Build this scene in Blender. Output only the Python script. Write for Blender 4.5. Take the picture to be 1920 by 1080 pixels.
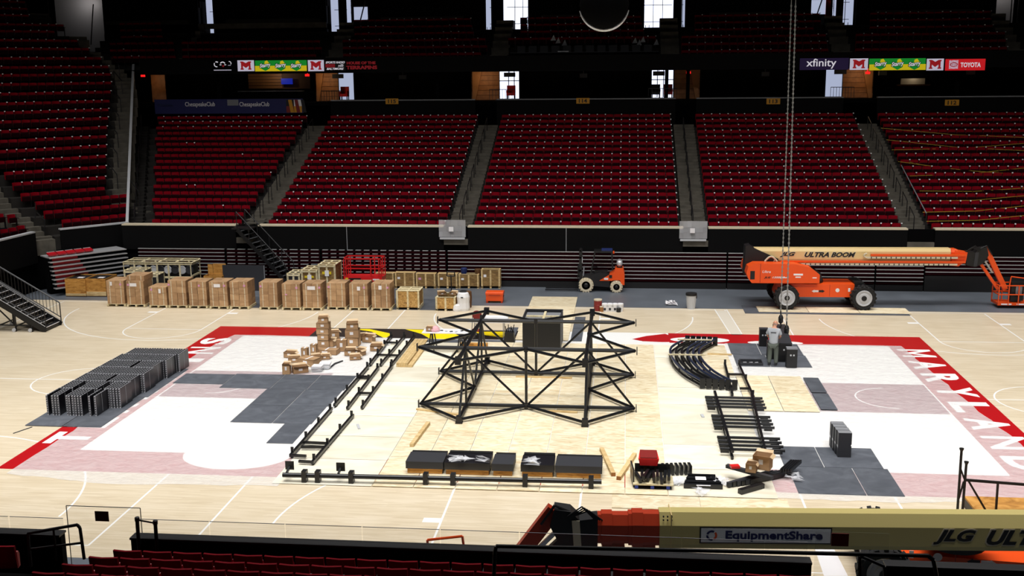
import bpy, bmesh, math, random
import numpy as np
from mathutils import Vector, Matrix
random.seed(7)
for _o in list(bpy.data.objects): bpy.data.objects.remove(_o, do_unlink=True)
SC = bpy.context.scene
COL = SC.collection
PI = math.pi
# ------------------------------------------------------------------ camera
FPX, PITCH, YAW, ROLL = 2037.16, .198520, -.104779, -.0090548
CAM = np.array([2.97706, -39.22467, 11.86068])
_fw = np.array([math.sin(YAW)*math.cos(PITCH), math.cos(YAW)*math.cos(PITCH), -math.sin(PITCH)])
_r0 = np.array([math.cos(YAW), -math.sin(YAW), 0.]); _u0 = np.cross(_r0, _fw)
_r = _r0*math.cos(ROLL)+_u0*math.sin(ROLL); _u = -_r0*math.sin(ROLL)+_u0*math.cos(ROLL)
cam = bpy.data.cameras.new('camera'); cam.sensor_width = 36; cam.lens = FPX/1920*36
cam.clip_start = .2; cam.clip_end = 400
co = bpy.data.objects.new('camera', cam); COL.objects.link(co)
co.matrix_world = Matrix(((_r[0], _u[0], -_fw[0], CAM[0]), (_r[1], _u[1], -_fw[1], CAM[1]), (_r[2], _u[2], -_fw[2], CAM[2]), (0, 0, 0, 1)))
SC.camera = co
# survey helpers: a measured point of the photograph to a place in the hall (floor height or wall plane known)
def _ray(x, y): return _fw + _r*(x-960)/FPX - _u*(y-540)/FPX
def G(x, y, z=0.):
    d = _ray(x, y); t = (z-CAM[2])/d[2]; return Vector(CAM+d*t)
def V(x, y, Y):
    d = _ray(x, y); t = (Y-CAM[1])/d[1]; return Vector(CAM+d*t)
def PL(x, y, p, n):
    d = _ray(x, y); n = np.array([n[0], n[1], 0.]); p = np.array([p[0], p[1], 0.])
    t = ((p-CAM)@n)/(d@n); return Vector(CAM+d*t)
def H(x, y0, y1): return V(x, y1, G(x, y0).y).z
# ------------------------------------------------------------------ light and exposure
SC.view_settings.view_transform = 'Standard'; SC.view_settings.look = 'None'
SC.view_settings.gamma = 1; SC.view_settings.use_curve_mapping = False
SC.view_settings.exposure = 0.0
W = bpy.data.worlds.new('hall'); SC.world = W; W.use_nodes = True
W.node_tree.nodes['Background'].inputs[0].default_value = (.5, .55, .7, 1)
W.node_tree.nodes['Background'].inputs[1].default_value = .006
def area(name, loc, sx, sy, power, spread, col=(1, .97, .92), rot=(0, 0, 0)):
    l = bpy.data.lights.new(name, 'AREA'); l.shape = 'RECTANGLE'; l.size = sx; l.size_y = sy
    l.energy = power; l.color = col; l.spread = math.radians(spread)
    o = bpy.data.objects.new(name, l); COL.objects.link(o); o.location = loc; o.rotation_euler = rot
    return o
def lamp(name, loc, power, col, rad=.25):
    l = bpy.data.lights.new(name, 'POINT'); l.energy = power; l.color = col; l.shadow_soft_size = rad
    o = bpy.data.objects.new(name, l); COL.objects.link(o); o.location = loc; return o
area('arena_light_grid', (0, 0, 26), 62, 32, 5500, 66, (1, .985, .96))
area('arena_fill_row', (0, 7, 27), 74, 3, 2800, 80, (1, .97, .95), rot=(math.radians(30), 0, 0))  # added fill, unseen: brightens the far stand
area('arena_fill_row', (0, -7, 27), 60, 3, 2400, 84, (1, .97, .95), rot=(math.radians(-30), 0, 0))  # mirrored fill row added to brighten the near seat tops
area('arena_fill_row', (0, -21, 26), 60, 3, 3300, 66, (1, .98, .96), rot=(math.radians(38), 0, 0))  # unseen row added on the camera side as front fill
# ------------------------------------------------------------------ materials
def lin(c): return tuple((x/12.92 if x <= .04045 else ((x+.055)/1.055)**2.4) for x in (v/255 for v in c))
MATS = {}
def MAT(name, c, rough=.6, metal=0., var=0., vs=3., bump=0., bs=20., emit=None, est=1., alpha=1., trans=0., coat=0., spec=.5):
    m = bpy.data.materials.new(name); m.use_nodes = True; nt = m.node_tree; b = nt.nodes['Principled BSDF']
    cl = lin(c)+(1,)
    b.inputs['Base Color'].default_value = cl; b.inputs['Roughness'].default_value = rough
    b.inputs['Metallic'].default_value = metal; b.inputs['Alpha'].default_value = alpha
    b.inputs['Specular IOR Level'].default_value = spec
    b.inputs['Transmission Weight'].default_value = trans; b.inputs['Coat Weight'].default_value = coat
    if emit: b.inputs['Emission Color'].default_value = lin(emit)+(1,); b.inputs['Emission Strength'].default_value = est
    if var or bump:
        tc = nt.nodes.new('ShaderNodeTexCoord')
        n = nt.nodes.new('ShaderNodeTexNoise'); n.inputs['Scale'].default_value = vs; n.inputs['Detail'].default_value = 5
        nt.links.new(tc.outputs['Object'], n.inputs['Vector'])
        if var:
            mx = nt.nodes.new('ShaderNodeMix'); mx.data_type = 'RGBA'
            mx.inputs[6].default_value = tuple(v*(1-var) for v in cl[:3])+(1,); mx.inputs[7].default_value = tuple(min(1, v*(1+var)) for v in cl[:3])+(1,)
            rp = nt.nodes.new('ShaderNodeMapRange'); rp.inputs[1].default_value = .3; rp.inputs[2].default_value = .7
            nt.links.new(n.outputs[0], rp.inputs[0]); nt.links.new(rp.outputs[0], mx.inputs[0]); nt.links.new(mx.outputs[2], b.inputs['Base Color'])
        if bump:
            n2 = nt.nodes.new('ShaderNodeTexNoise'); n2.inputs['Scale'].default_value = bs; nt.links.new(tc.outputs['Object'], n2.inputs['Vector'])
            bp = nt.nodes.new('ShaderNodeBump'); bp.inputs['Strength'].default_value = bump; bp.inputs['Distance'].default_value = .02
            nt.links.new(n2.outputs[0], bp.inputs['Height']); nt.links.new(bp.outputs[0], b.inputs['Normal'])
    MATS[name] = m; return m
def node_mat(name):
    m = bpy.data.materials.new(name); m.use_nodes = True; nt = m.node_tree; MATS[name] = m
    return m, nt, nt.nodes['Principled BSDF'], nt.nodes.new, nt.links.new
def ramp(N, cols, pos):
    r = N('ShaderNodeValToRGB'); e = r.color_ramp.elements
    while len(e) < len(cols): e.new(.5)
    for i, (c, p) in enumerate(zip(cols, pos)): e[i].position = p; e[i].color = lin(c)+(1,)
    return r
# hardwood floor: narrow maple strips running along X
m, nt, b, N, L = node_mat('maple')
tc = N('ShaderNodeTexCoord'); mp = N('ShaderNodeMapping'); mp.inputs['Scale'].default_value = (1.1, 18, 1)
L(tc.outputs['Object'], mp.inputs[0])
vo = N('ShaderNodeTexVoronoi'); vo.inputs['Scale'].default_value = 1.0; L(mp.outputs[0], vo.inputs['Vector'])
mp2 = N('ShaderNodeMapping'); mp2.inputs['Scale'].default_value = (.6, 1.6, 1); L(tc.outputs['Object'], mp2.inputs[0])
n2 = N('ShaderNodeTexNoise'); n2.inputs['Scale'].default_value = 1.2; n2.inputs['Detail'].default_value = 6; L(mp2.outputs[0], n2.inputs[0])
mm = N('ShaderNodeMix'); mm.data_type = 'FLOAT'; mm.inputs[0].default_value = .6
sep = N('ShaderNodeSeparateColor'); L(vo.outputs['Color'], sep.inputs[0]); L(sep.outputs[0], mm.inputs[2]); L(n2.outputs[0], mm.inputs[3])
r = ramp(N, [(200, 183, 154), (213, 198, 171), (224, 211, 188)], [.15, .5, .85]); L(mm.outputs[0], r.inputs[0]); L(r.outputs[0], b.inputs['Base Color'])
b.inputs['Roughness'].default_value = .38; b.inputs['Specular IOR Level'].default_value = .35
# plywood / osb
def ply(name, cols, sc, st, rough=.7):
    m, nt, b, N, L = node_mat(name)
    tc = N('ShaderNodeTexCoord'); oi = N('ShaderNodeObjectInfo')
    ad = N('ShaderNodeVectorMath'); ad.operation = 'MULTIPLY_ADD'; ad.inputs[1].default_value = (9, 9, 9)
    L(oi.outputs['Random'], ad.inputs[0]); L(tc.outputs['Object'], ad.inputs[2])
    mp = N('ShaderNodeMapping'); mp.inputs['Scale'].default_value = st; L(ad.outputs[0], mp.inputs[0])
    n = N('ShaderNodeTexNoise'); n.inputs['Scale'].default_value = sc; n.inputs['Detail'].default_value = 7; n.inputs['Distortion'].default_value = 1.2
    L(mp.outputs[0], n.inputs[0])
    r = ramp(N, cols, [.3, .5, .68]); L(n.outputs[0], r.inputs[0])
    hs = N('ShaderNodeHueSaturation'); L(r.outputs[0], hs.inputs['Color'])
    mr = N('ShaderNodeMapRange'); mr.inputs[3].default_value = .86; mr.inputs[4].default_value = 1.06; L(oi.outputs['Random'], mr.inputs[0]); L(mr.outputs[0], hs.inputs['Value'])
    L(hs.outputs[0], b.inputs['Base Color']); b.inputs['Roughness'].default_value = rough
ply('plywood', [(206, 184, 144), (226, 211, 178), (236, 226, 200)], 2.2, (1, 2.5, 1))
ply('hardboard', [(218, 209, 186), (230, 223, 202), (236, 231, 214)], .7, (.6, 2, 1))
ply('pine', [(188, 154, 98), (212, 182, 128), (226, 200, 150)], 2, (1, 6, 6))
ply('palepine', [(196, 178, 132), (218, 204, 164), (230, 220, 190)], 2, (3, 3, 3))
ply('osb', [(128, 88, 40), (190, 146, 78), (216, 178, 112)], 9, (1, 1, 1))
ply('crateply', [(104, 76, 38), (134, 104, 58), (158, 126, 76)], 3, (1, 1, 3))
ply('orangeply', [(150, 98, 34), (190, 134, 58), (206, 152, 76)], 2.5, (1, 1, 3))
ply('cardboard', [(158, 122, 86), (174, 138, 100), (190, 154, 114)], 1.2, (1, 1, 2), .8)
ply('matgrey', [(70, 74, 82), (80, 84, 92), (90, 94, 102)], 1.5, (1, 1, 1), .75)
ply('cardlight', [(196, 168, 130), (210, 184, 148), (222, 200, 166)], 1.2, (1, 1, 2), .8)
# poly film
m, nt, b, N, L = node_mat('film')
tc = N('ShaderNodeTexCoord'); mp = N('ShaderNodeMapping'); mp.inputs['Scale'].default_value = (.8, 1.3, 1); L(tc.outputs['Object'], mp.inputs[0])
n = N('ShaderNodeTexNoise'); n.inputs['Scale'].default_value = 3.2; n.inputs['Detail'].default_value = 8; n.inputs['Roughness'].default_value = .62; n.inputs['Distortion'].default_value = .9; L(mp.outputs[0], n.inputs[0])
vo = N('ShaderNodeTexVoronoi'); vo.feature = 'DISTANCE_TO_EDGE'; vo.inputs['Scale'].default_value = 1.3; L(mp.outputs[0], vo.inputs['Vector'])
mm = N('ShaderNodeMath'); mm.operation = 'MULTIPLY_ADD'; mm.inputs[1].default_value = .8; L(vo.outputs[0], mm.inputs[0]); L(n.outputs[0], mm.inputs[2])
bp = N('ShaderNodeBump'); bp.inputs['Strength'].default_value = .42; bp.inputs['Distance'].default_value = .12; L(mm.outputs[0], bp.inputs['Height'])
tr = N('ShaderNodeBsdfTransparent'); b.inputs['Base Color'].default_value = (1, 1, 1, 1); b.inputs['Roughness'].default_value = .2; b.inputs['Specular IOR Level'].default_value = .8
L(bp.outputs[0], b.inputs['Normal'])
mr = N('ShaderNodeMapRange'); mr.inputs[1].default_value = .3; mr.inputs[2].default_value = .7; mr.inputs[3].default_value = .42; mr.inputs[4].default_value = .52; L(n.outputs[0], mr.inputs[0])
ms = N('ShaderNodeMixShader'); L(mr.outputs[0], ms.inputs[0]); L(tr.outputs[0], ms.inputs[1]); L(b.outputs[0], ms.inputs[2])
L(ms.outputs[0], nt.nodes['Material Output'].inputs[0])
# clear wrap and glass
for nm, fac, rg, cc in (('wrap', .35, .12, (.95, .96, 1, 1)), ('glass', .06, .02, (.6, .75, .7, 1))):
    m, nt, b, N, L = node_mat(nm)
    tr = N('ShaderNodeBsdfTransparent'); b.inputs['Base Color'].default_value = cc; b.inputs['Roughness'].default_value = rg
    ms = N('ShaderNodeMixShader'); ms.inputs[0].default_value = fac; L(tr.outputs[0], ms.inputs[1]); L(b.outputs[0], ms.inputs[2]); L(ms.outputs[0], nt.nodes['Material Output'].inputs[0])
for a in [
 ('red_paint', (176, 6, 16), .4), ('field_paint', (240, 238, 234), .45), ('white_paint', (238, 238, 236), .45), ('yellow_paint', (250, 222, 0), .45), ('black_paint', (34, 28, 30), .45),
 ('lane_paint', (140, 0, 44), .45),
 ('black', (14, 14, 16), .5), ('blacksteel', (22, 22, 25), .42), ('rubber', (26, 26, 27), .85), ('charcoal', (44, 45, 50), .55),
 ('panelface', (24, 23, 28), .3), ('truss', (16, 17, 20), .35), ('steelblue', (36, 44, 66), .3), ('paneledge', (160, 161, 166), .5), ('grey', (128, 130, 134), .5), ('lightgrey', (188, 190, 194), .45),
 ('white', (232, 232, 234), .5), ('paper', (238, 236, 238), .7), ('pinklabel', (214, 150, 190), .7), ('bluelabel', (20, 36, 92), .6),
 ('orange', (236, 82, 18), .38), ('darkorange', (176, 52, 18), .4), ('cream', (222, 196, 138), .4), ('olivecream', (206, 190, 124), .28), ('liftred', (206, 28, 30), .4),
 ('seatred', (122, 2, 20), .6), ('seatshade', (30, 2, 6), .7), ('seatcap_glint', (250, 250, 252), .4), ('seatbright', (176, 10, 26), .4), ('maroon', (36, 3, 9), .7), ('palestrip', (216, 208, 192), .5),
 ('skin', (206, 150, 122), .6), ('shirt', (168, 172, 178), .9), ('trousers', (86, 92, 84), .9), ('shoe', (30, 30, 32), .7),
 ('blue', (30, 60, 160), .5), ('navy', (18, 22, 84), .6), ('gold', (204, 144, 22), .5), ('yellow', (226, 200, 40), .5), ('tapeyellow', (170, 140, 40), .5),
 ('ledge', (206, 194, 168), .7), ('tirecream', (212, 200, 172), .8), ('rust', (126, 30, 26), .5), ('bag', (226, 176, 182), .7),
 ('wood', (150, 98, 48), .6), ('brownbox', (94, 62, 30), .7)]:
    MAT(a[0], a[1], a[2], spec=.06 if a[0].startswith(('seatred', 'seatshade', 'maroon')) else .5)
MAT('chrome', (200, 202, 206), .3, .9); MAT('alu', (212, 213, 216), .38, .55); MAT('chain', (150, 150, 146), .5, .4)
MAT('concrete', (96, 102, 110), .42, 0, .16, .6); MAT('terrace', (44, 42, 40), .9, 0, .2, 1.2, spec=.1); MAT('step', (92, 88, 80), .9, 0, .2, 2, spec=.1)
MAT('wallblack', (9, 9, 10), .8, spec=.1); MAT('deep', (5, 5, 6), .9, spec=.05); MAT('darkpanel', (6, 6, 7), .7, spec=.1)
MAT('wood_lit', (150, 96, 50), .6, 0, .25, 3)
MAT('daylight', (255, 255, 255), emit=(226, 232, 255), est=1.6); MAT('daylight_soft', (230, 235, 255), emit=(190, 200, 228), est=.75)
def led(name, c, st=.75): return MAT(name, (10, 10, 10), .5, emit=c, est=st)
led('led_white', (196, 190, 208)); led('led_red', (150, 16, 24)); led('led_green', (10, 132, 40)); led('led_yellow', (206, 184, 20)); led('led_toyota', (206, 24, 32)); led('led_blue', (20, 40, 170), .6)
led('led_text', (222, 218, 226)); led('led_navy', (26, 12, 52), .6); led('exit_red', (255, 30, 30), 1.2); led('warm', (255, 220, 170), 2.); led('led_dkred', (112, 14, 22))
led('led_black', (4, 4, 5), .2)
# ------------------------------------------------------------------ mesh builder
def basis(o):
    M = Matrix.LocRotScale(o.location, o.rotation_euler, o.scale)
    return basis(o.parent) @ M if o.parent else M
class B:
    def __init__(s): s.v = []; s.f = []; s.mi = []; s.k = 0
    def add(s, vs, fs):
        n = len(s.v); s.v += [tuple(p) for p in vs]
        for f in fs: s.f.append([i+n for i in f]); s.mi.append(s.k)
        return s
    def mat(s, k): s.k = k; return s
    BF = [(0, 3, 2, 1), (4, 5, 6, 7), (0, 1, 5, 4), (1, 2, 6, 5), (2, 3, 7, 6), (3, 0, 4, 7)]
    def box(s, x0, x1, y0, y1, z0, z1):
        return s.add([(x0, y0, z0), (x1, y0, z0), (x1, y1, z0), (x0, y1, z0), (x0, y0, z1), (x1, y0, z1), (x1, y1, z1), (x0, y1, z1)], B.BF)
    def bx(s, c, sz, rz=0., rx=0., ry=0.):
        R = Matrix.Translation(c) @ Matrix.Rotation(rz, 4, 'Z') @ Matrix.Rotation(ry, 4, 'Y') @ Matrix.Rotation(rx, 4, 'X')
        h = [q/2 for q in sz]
        return s.add([R @ Vector((a*h[0], b_*h[1], c_*h[2])) for c_ in (-1, 1) for a, b_ in ((-1, -1), (1, -1), (1, 1), (-1, 1))], B.BF)
    def bar(s, p0, p1, w, h=None):
        p0 = Vector(p0); p1 = Vector(p1); h = h or w; d = (p1-p0).normalized()
        up = Vector((0, 0, 1)) if abs(d.z) < .98 else Vector((0, 1, 0))
        sd = d.cross(up).normalized()*w/2; up = sd.cross(d).normalized()*h/2
        return s.add([p0-sd-up, p0+sd-up, p0+sd+up, p0-sd+up, p1-sd-up, p1+sd-up, p1+sd+up, p1-sd+up], B.BF)
    def tube(s, p0, p1, r, n=8, r1=None, cap=True):
        p0 = Vector(p0); p1 = Vector(p1); r1 = r if r1 is None else r1; d = (p1-p0).normalized()
        up = Vector((0, 0, 1)) if abs(d.z) < .95 else Vector((0, 1, 0))
        a = d.cross(up).normalized(); b_ = a.cross(d).normalized()
        vs = [p+(a*math.cos(t)+b_*math.sin(t))*rr for p, rr in ((p0, r), (p1, r1)) for t in (2*PI*i/n for i in range(n))]
        fs = [(i, (i+1) % n, n+(i+1) % n, n+i) for i in range(n)]
        if cap: fs += [tuple(range(n))[::-1], tuple(range(n, 2*n))]
        return s.add(vs, fs)
    def pipe(s, pts, r, n=6):
        for a, b_ in zip(pts[:-1], pts[1:]): s.tube(a, b_, r, n)
        return s
    def prism(s, poly, ax, a, b_):
        f = {'x': lambda u, v, w: (w, u, v), 'y': lambda u, v, w: (u, w, v), 'z': lambda u, v, w: (u, v, w)}[ax]
        n = len(poly)
        return s.add([f(u, v, w) for w in (a, b_) for u, v in poly], [tuple(range(n))[::-1], tuple(range(n, 2*n))]+[(i, (i+1) % n, n+(i+1) % n, n+i) for i in range(n)])
    def lathe(s, prof, n=16, c=(0, 0, 0), ax='z'):
        vs = []
        for r, z in prof:
            for i in range(n):
                t = 2*PI*i/n; p = (r*math.cos(t), r*math.sin(t), z)
                if ax == 'y': p = (p[0], p[2], p[1])
                if ax == 'x': p = (p[2], p[0], p[1])
                vs.append((p[0]+c[0], p[1]+c[1], p[2]+c[2]))
        m_ = len(prof)
        fs = [(k*n+i, k*n+(i+1) % n, (k+1)*n+(i+1) % n, (k+1)*n+i) for k in range(m_-1) for i in range(n)]
        return s.add(vs, fs+[tuple(range(n))[::-1], tuple(range((m_-1)*n, m_*n))])
    def poly(s, pts): return s.add(pts, [tuple(range(len(pts)))])
    def slab(s, pts, z0, z1):     # floor polygon with thickness
        return s.prism([(p[0], p[1]) for p in pts], 'z', z0, z1)
    def mesh(s, name, mats, off=None, M=None, smooth=False, fix=True):
        vs = s.v
        if M is not None: vs = [tuple(M @ Vector(p)) for p in vs]
        me = bpy.data.meshes.new(name); me.from_pydata(vs, [], s.f)
        for mt in (mats if isinstance(mats, (list, tuple)) else [mats]): me.materials.append(MATS[mt] if isinstance(mt, str) else mt)
        if max(s.mi, default=0): me.polygons.foreach_set('material_index', s.mi)
        if fix:
            bm = bmesh.new(); bm.from_mesh(me); bmesh.ops.recalc_face_normals(bm, faces=bm.faces); bm.to_mesh(me); bm.free()
        if smooth: me.polygons.foreach_set('use_smooth', [True]*len(me.polygons))
        return me
    def o(s, name, mats, parent=None, world=True, smooth=False, fix=True):
        if parent is not None:
            me = s.mesh(name, mats, M=basis(parent).inverted() if world else None, smooth=smooth, fix=fix); loc = (0, 0, 0)
        else:
            a = np.array(s.v); lo = a.min(0); hi = a.max(0); loc = Vector(((lo[0]+hi[0])/2, (lo[1]+hi[1])/2, lo[2])) if world else Vector((0, 0, 0))
            me = s.mesh(name, mats, M=Matrix.Translation(-loc), smooth=smooth, fix=fix)
        ob = bpy.data.objects.new(name, me); COL.objects.link(ob); ob.location = loc
        if parent is not None: ob.parent = parent
        return ob
def tag(o, label, cat, group=None):
    o['label'] = label; o['category'] = cat
    if group: o['group'] = group
    return o
def T(name, label, cat, loc=(0, 0, 0), rz=0., group=None):
    o = bpy.data.objects.new(name, None); COL.objects.link(o); o.location = loc; o.rotation_euler = (0, 0, rz); o.empty_display_size = .1
    return tag(o, label, cat, group)
def S(o, stuff=False):
    o['kind'] = 'stuff' if stuff else 'structure'; return o
def ST(name, loc=(0, 0, 0)):
    o = bpy.data.objects.new(name, None); COL.objects.link(o); o.location = loc; o['kind'] = 'structure'; return o
def link(name, me, loc=(0, 0, 0), rz=0., parent=None):
    o = bpy.data.objects.new(name, me); COL.objects.link(o); o.location = loc; o.rotation_euler = (0, 0, rz)
    if parent is not None: o.parent = parent
    return o
def dup(root, loc, rz=0., label=None, group=None):
    r_ = root.copy(); COL.objects.link(r_); r_.location = loc; r_.rotation_euler = (0, 0, rz)
    if label: r_['label'] = label
    if group: r_['group'] = group
    def rec(a, b_):
        for ch in a.children:
            c = ch.copy(); COL.objects.link(c); c.parent = b_; rec(ch, c)
    rec(root, r_); return r_
def text_mesh(name, body, size, ex=.004, bold=0., shear=0., align='CENTER', sx=1.):
    cu = bpy.data.curves.new(name, 'FONT'); cu.body = body; cu.size = size; cu.extrude = ex; cu.offset = bold; cu.shear = shear
    cu.align_x = align; cu.align_y = 'CENTER'; cu.resolution_u = 3
    t = bpy.data.objects.new(name, cu); COL.objects.link(t)
    dg = bpy.context.evaluated_depsgraph_get(); me = bpy.data.meshes.new_from_object(t.evaluated_get(dg))
    bpy.data.objects.remove(t); bpy.data.curves.remove(cu)
    if sx != 1: me.transform(Matrix.Diagonal((sx, 1, 1, 1)))
    return me
def text_to(name, body, mt, parent, M, width=None, height=None, **k):
    """lettering as a thin mesh; M places its local x (reading), y (up), z (towards reader)"""
    me = text_mesh(name, body, 1., **k)
    a = np.array([v.co for v in me.vertices]); lo = a.min(0); hi = a.max(0)
    sx = width/(hi[0]-lo[0]) if width else None; sy = height/(hi[1]-lo[1]) if height else None
    sx = sx or sy; sy = sy or sx
    me.transform(Matrix.Diagonal((sx, sy, 1, 1)) @ Matrix.Translation((-(lo[0]+hi[0])/2, -(lo[1]+hi[1])/2, 0)))
    me.transform((basis(parent).inverted() if parent else Matrix()) @ M)
    me.materials.clear(); me.materials.append(MATS[mt])
    o = bpy.data.objects.new(name, me); COL.objects.link(o)
    if parent: o.parent = parent
    return o
def frame(o, x, y): # matrix from origin, reading direction, up direction
    x = Vector(x).normalized(); y = Vector(y).normalized(); z = x.cross(y)
    return Matrix(((x.x, y.x, z.x, o[0]), (x.y, y.y, z.y, o[1]), (x.z, y.z, z.z, o[2]), (0, 0, 0, 1)))
_o1 = ['first', 'second', 'third', 'fourth', 'fifth', 'sixth', 'seventh', 'eighth', 'ninth', 'tenth', 'eleventh', 'twelfth', 'thirteenth', 'fourteenth', 'fifteenth', 'sixteenth', 'seventeenth', 'eighteenth', 'nineteenth', 'twentieth']
ORD = _o1+['twenty-'+w for w in _o1[:9]]+['thirtieth']+['thirty-'+w for w in _o1[:9]]
# ================================================================== FLOOR
fl = S(B().box(-34, 34, -15.2, 14.75, -.2, 0).o('floor', 'maple'))
cf = S(B().box(-40, 40, 14.75, 22, -.2, -.004).box(-40, 40, -24, -15.2, -.2, -.004).box(-40, -34, -15.2, 14.75, -.2, -.004).o('floor_concrete', 'concrete'))
def paint(name, mt, pts, z=.002):
    return B().slab(pts, .0005, z).o(name, mt, fl)
def rect(x0, x1, y0, y1): return [(x0, y0), (x1, y0), (x1, y1), (x0, y1)]
ZN = [0]
def zz(z): ZN[0] += 1; return z+ZN[0]*(1.6e-5 if z < .002 else 4e-5) if z >= .002 else .0007+ZN[0]*1.6e-5
def arc(name, cx, cy, r, a0, a1, w=.06, z=.003, mt='white_paint'):
    z = zz(z)
    n = max(8, int(abs(a1-a0)*r*3)); b_ = B()
    pts = [(cx+rr*math.cos(a0+(a1-a0)*i/n), cy+rr*math.sin(a0+(a1-a0)*i/n), z) for rr in (r-w/2, r+w/2) for i in range(n+1)]
    b_.add(pts, [(i, i+1, n+2+i, n+1+i) for i in range(n)]); return b_.o(name, mt, fl)
def line(x0, y0, x1, y1, w=.06, z=.003):
    z = zz(z)
    d = Vector((x1-x0, y1-y0)); d.normalize(); n = Vector((-d.y, d.x))*w/2
    return B().add([(x0-n.x, y0-n.y, z), (x1-n.x, y1-n.y, z), (x1+n.x, y1+n.y, z), (x0+n.x, y0+n.y, z)], [(0, 1, 2, 3)]).o('court_line', 'white_paint', fl)
# cross courts (under the main court paint)
for cx in (-18.6, 0, 18.6):
    for s in (-1, 1):
        arc('court_line', cx, s*12.8, 6.3, PI if s > 0 else 0, 2*PI if s > 0 else PI, z=.0012)
        if s < 0 or cx: line(cx-1.83, s*8.7, cx+1.83, s*8.7, z=.0012)
        arc('court_line', cx, s*8.7, 1.83, PI if s > 0 else 0, 2*PI if s > 0 else PI, z=.0012)
        for e in (-1, 1):
            line(cx+e*1.83, s*14.4, cx+e*1.83, s*8.7, z=.0012); line(cx+e*8, s*14.5, cx+e*8, s*4, z=.0012)
            B().box(cx+e*1.83-(.5 if e < 0 else 0), cx+e*1.83+(.5 if e > 0 else 0), s*12.2-.15, s*12.2+.15, .0005, .0013).o('lane_block', 'white_paint', fl)
        line(cx-8, s*14.5, cx+8, s*14.5, z=.0012)
    if cx: arc('court_line', cx*.98, 0, 1.83, 0, 2*PI, z=.0012); line(cx-8, .1, cx+8, .1, z=.0012)
ZN[0] = 0
paint('court_field', 'field_paint', rect(-14.325, 14.325, -7.62, 7.62), .0016)
# red frame of the main court
for r_ in (rect(-16.1, -14.325, -9.45, 9.42), rect(14.325, 16.1, -9.45, 9.42), rect(-14.325, -11.3, 7.62, 9.42), rect(5, 14.325, 7.62, 9.42), rect(-14.325, 14.325, -9.45, -7.62)):
    paint('border_band', 'red_paint', r_)
paint('border_band', 'black_paint', rect(-11.3, -1.8, 7.62, 9.42))
paint('border_band', 'white_paint', rect(.5, 5, 7.62, 9.42))
def pxp(L): return [G(*p)[:2] for p in L]
for P_ in ([(656, 617), (693, 617), (735, 626), (722, 635), (697, 622), (675, 618.5)], [(760, 617.5), (840, 620), (862, 630), (842, 637), (806, 635), (790, 626)], [(885, 622), (950, 622), (944, 633), (912, 629)]):
    paint('flag_wedge', 'yellow_paint', pxp(P_), .004)
paint('flag_wedge', 'red_paint', pxp([(1185, 636), (1212, 630), (1247, 626), (1264, 632), (1284, 641), (1240, 641.5), (1205, 640)]), .004)
for cx, cy, rx, ry in ((6.35, 8.25, 1.3, .5), (9.6, 7.95, 1.2, .33)):
    paint('flag_lobe', 'white_paint', [(cx+rx*math.cos(t), cy+ry*math.sin(t)) for t in (2*PI*i/24 for i in range(24))], .0055)
paint('flag_lobe', 'white_paint', [(-9.1+1.75*math.cos(t), -7.62+1.35*math.sin(t)) for t in (PI+PI*i/16 for i in range(17))], .004)
for s in (-1, 1):
    paint('lane', 'lane_paint', rect(*sorted((s*8.53, s*14.3)), -1.83, 1.83), .002)
    arc('court_line', s*8.53, 0, 1.83, 0, 2*PI); arc('court_line', s*12.7, 0, 1.25, PI/2 if s > 0 else -PI/2, 3*PI/2 if s > 0 else PI/2)
    line(s*14.325, -7.62, s*14.325, 7.62); line(s*8.53, -1.83, s*8.53, 1.83)
    for e in (-1, 1): line(s*8.53, e*1.83, s*14.3, e*1.83)
    line(-14.325, s*7.62, 14.325, s*7.62, .05, .0045)
arc('court_line', 0, 0, 1.83, 0, 2*PI)
line(G(1340, 580).x, 14.6, G(1370, 628).x, 9.5, .05); line(G(1362, 580).x, 14.6, G(1392, 628).x, 9.5, .05)
# end lettering
for i, ch in enumerate('MARYLAND'):
    if ch == 'M':
        Mp = [(0, 0), (0, 1), (.2, 1), (.5, .45), (.8, 1), (1, 1), (1, 0), (.82, 0), (.82, .66), (.5, .12), (.18, .66), (.18, 0)]
        B().prism([(15.25-.675+1.35*v, 6.55+.625-1.25*u) for u, v in Mp], 'z', .0055, .0063).o('end_letter', 'white_paint', fl); continue
    text_to('end_letter', ch, 'white_paint', fl, frame((15.25, 6.55-1.87*i, .0062), (0, -1, 0), (1, 0, 0)), width=1.25, height=1.35, ex=.0003, bold=.018 if ch in 'MN' else .04)
for i, ch in enumerate('TERRAPINS'):
    text_to('end_letter', ch, 'white_paint', fl, frame((-15.25, -6.55+1.64*i, .0062), (0, 1, 0), (-1, 0, 0)), width=.55 if ch == 'I' else 1.15, height=1.35, ex=.0003, bold=.02 if ch in 'N' else .04)
# tape strip crossing the near floor, small marks
paint('tape_strip', 'paper', pxp([(1525, 1022), (1560, 1022), (1590, 1080), (1545, 1080)]), .003)
paint('tape_strip', 'palestrip', pxp([(1340, 583), (1362, 583), (1392, 628), (1372, 628)]), .002)


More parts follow.
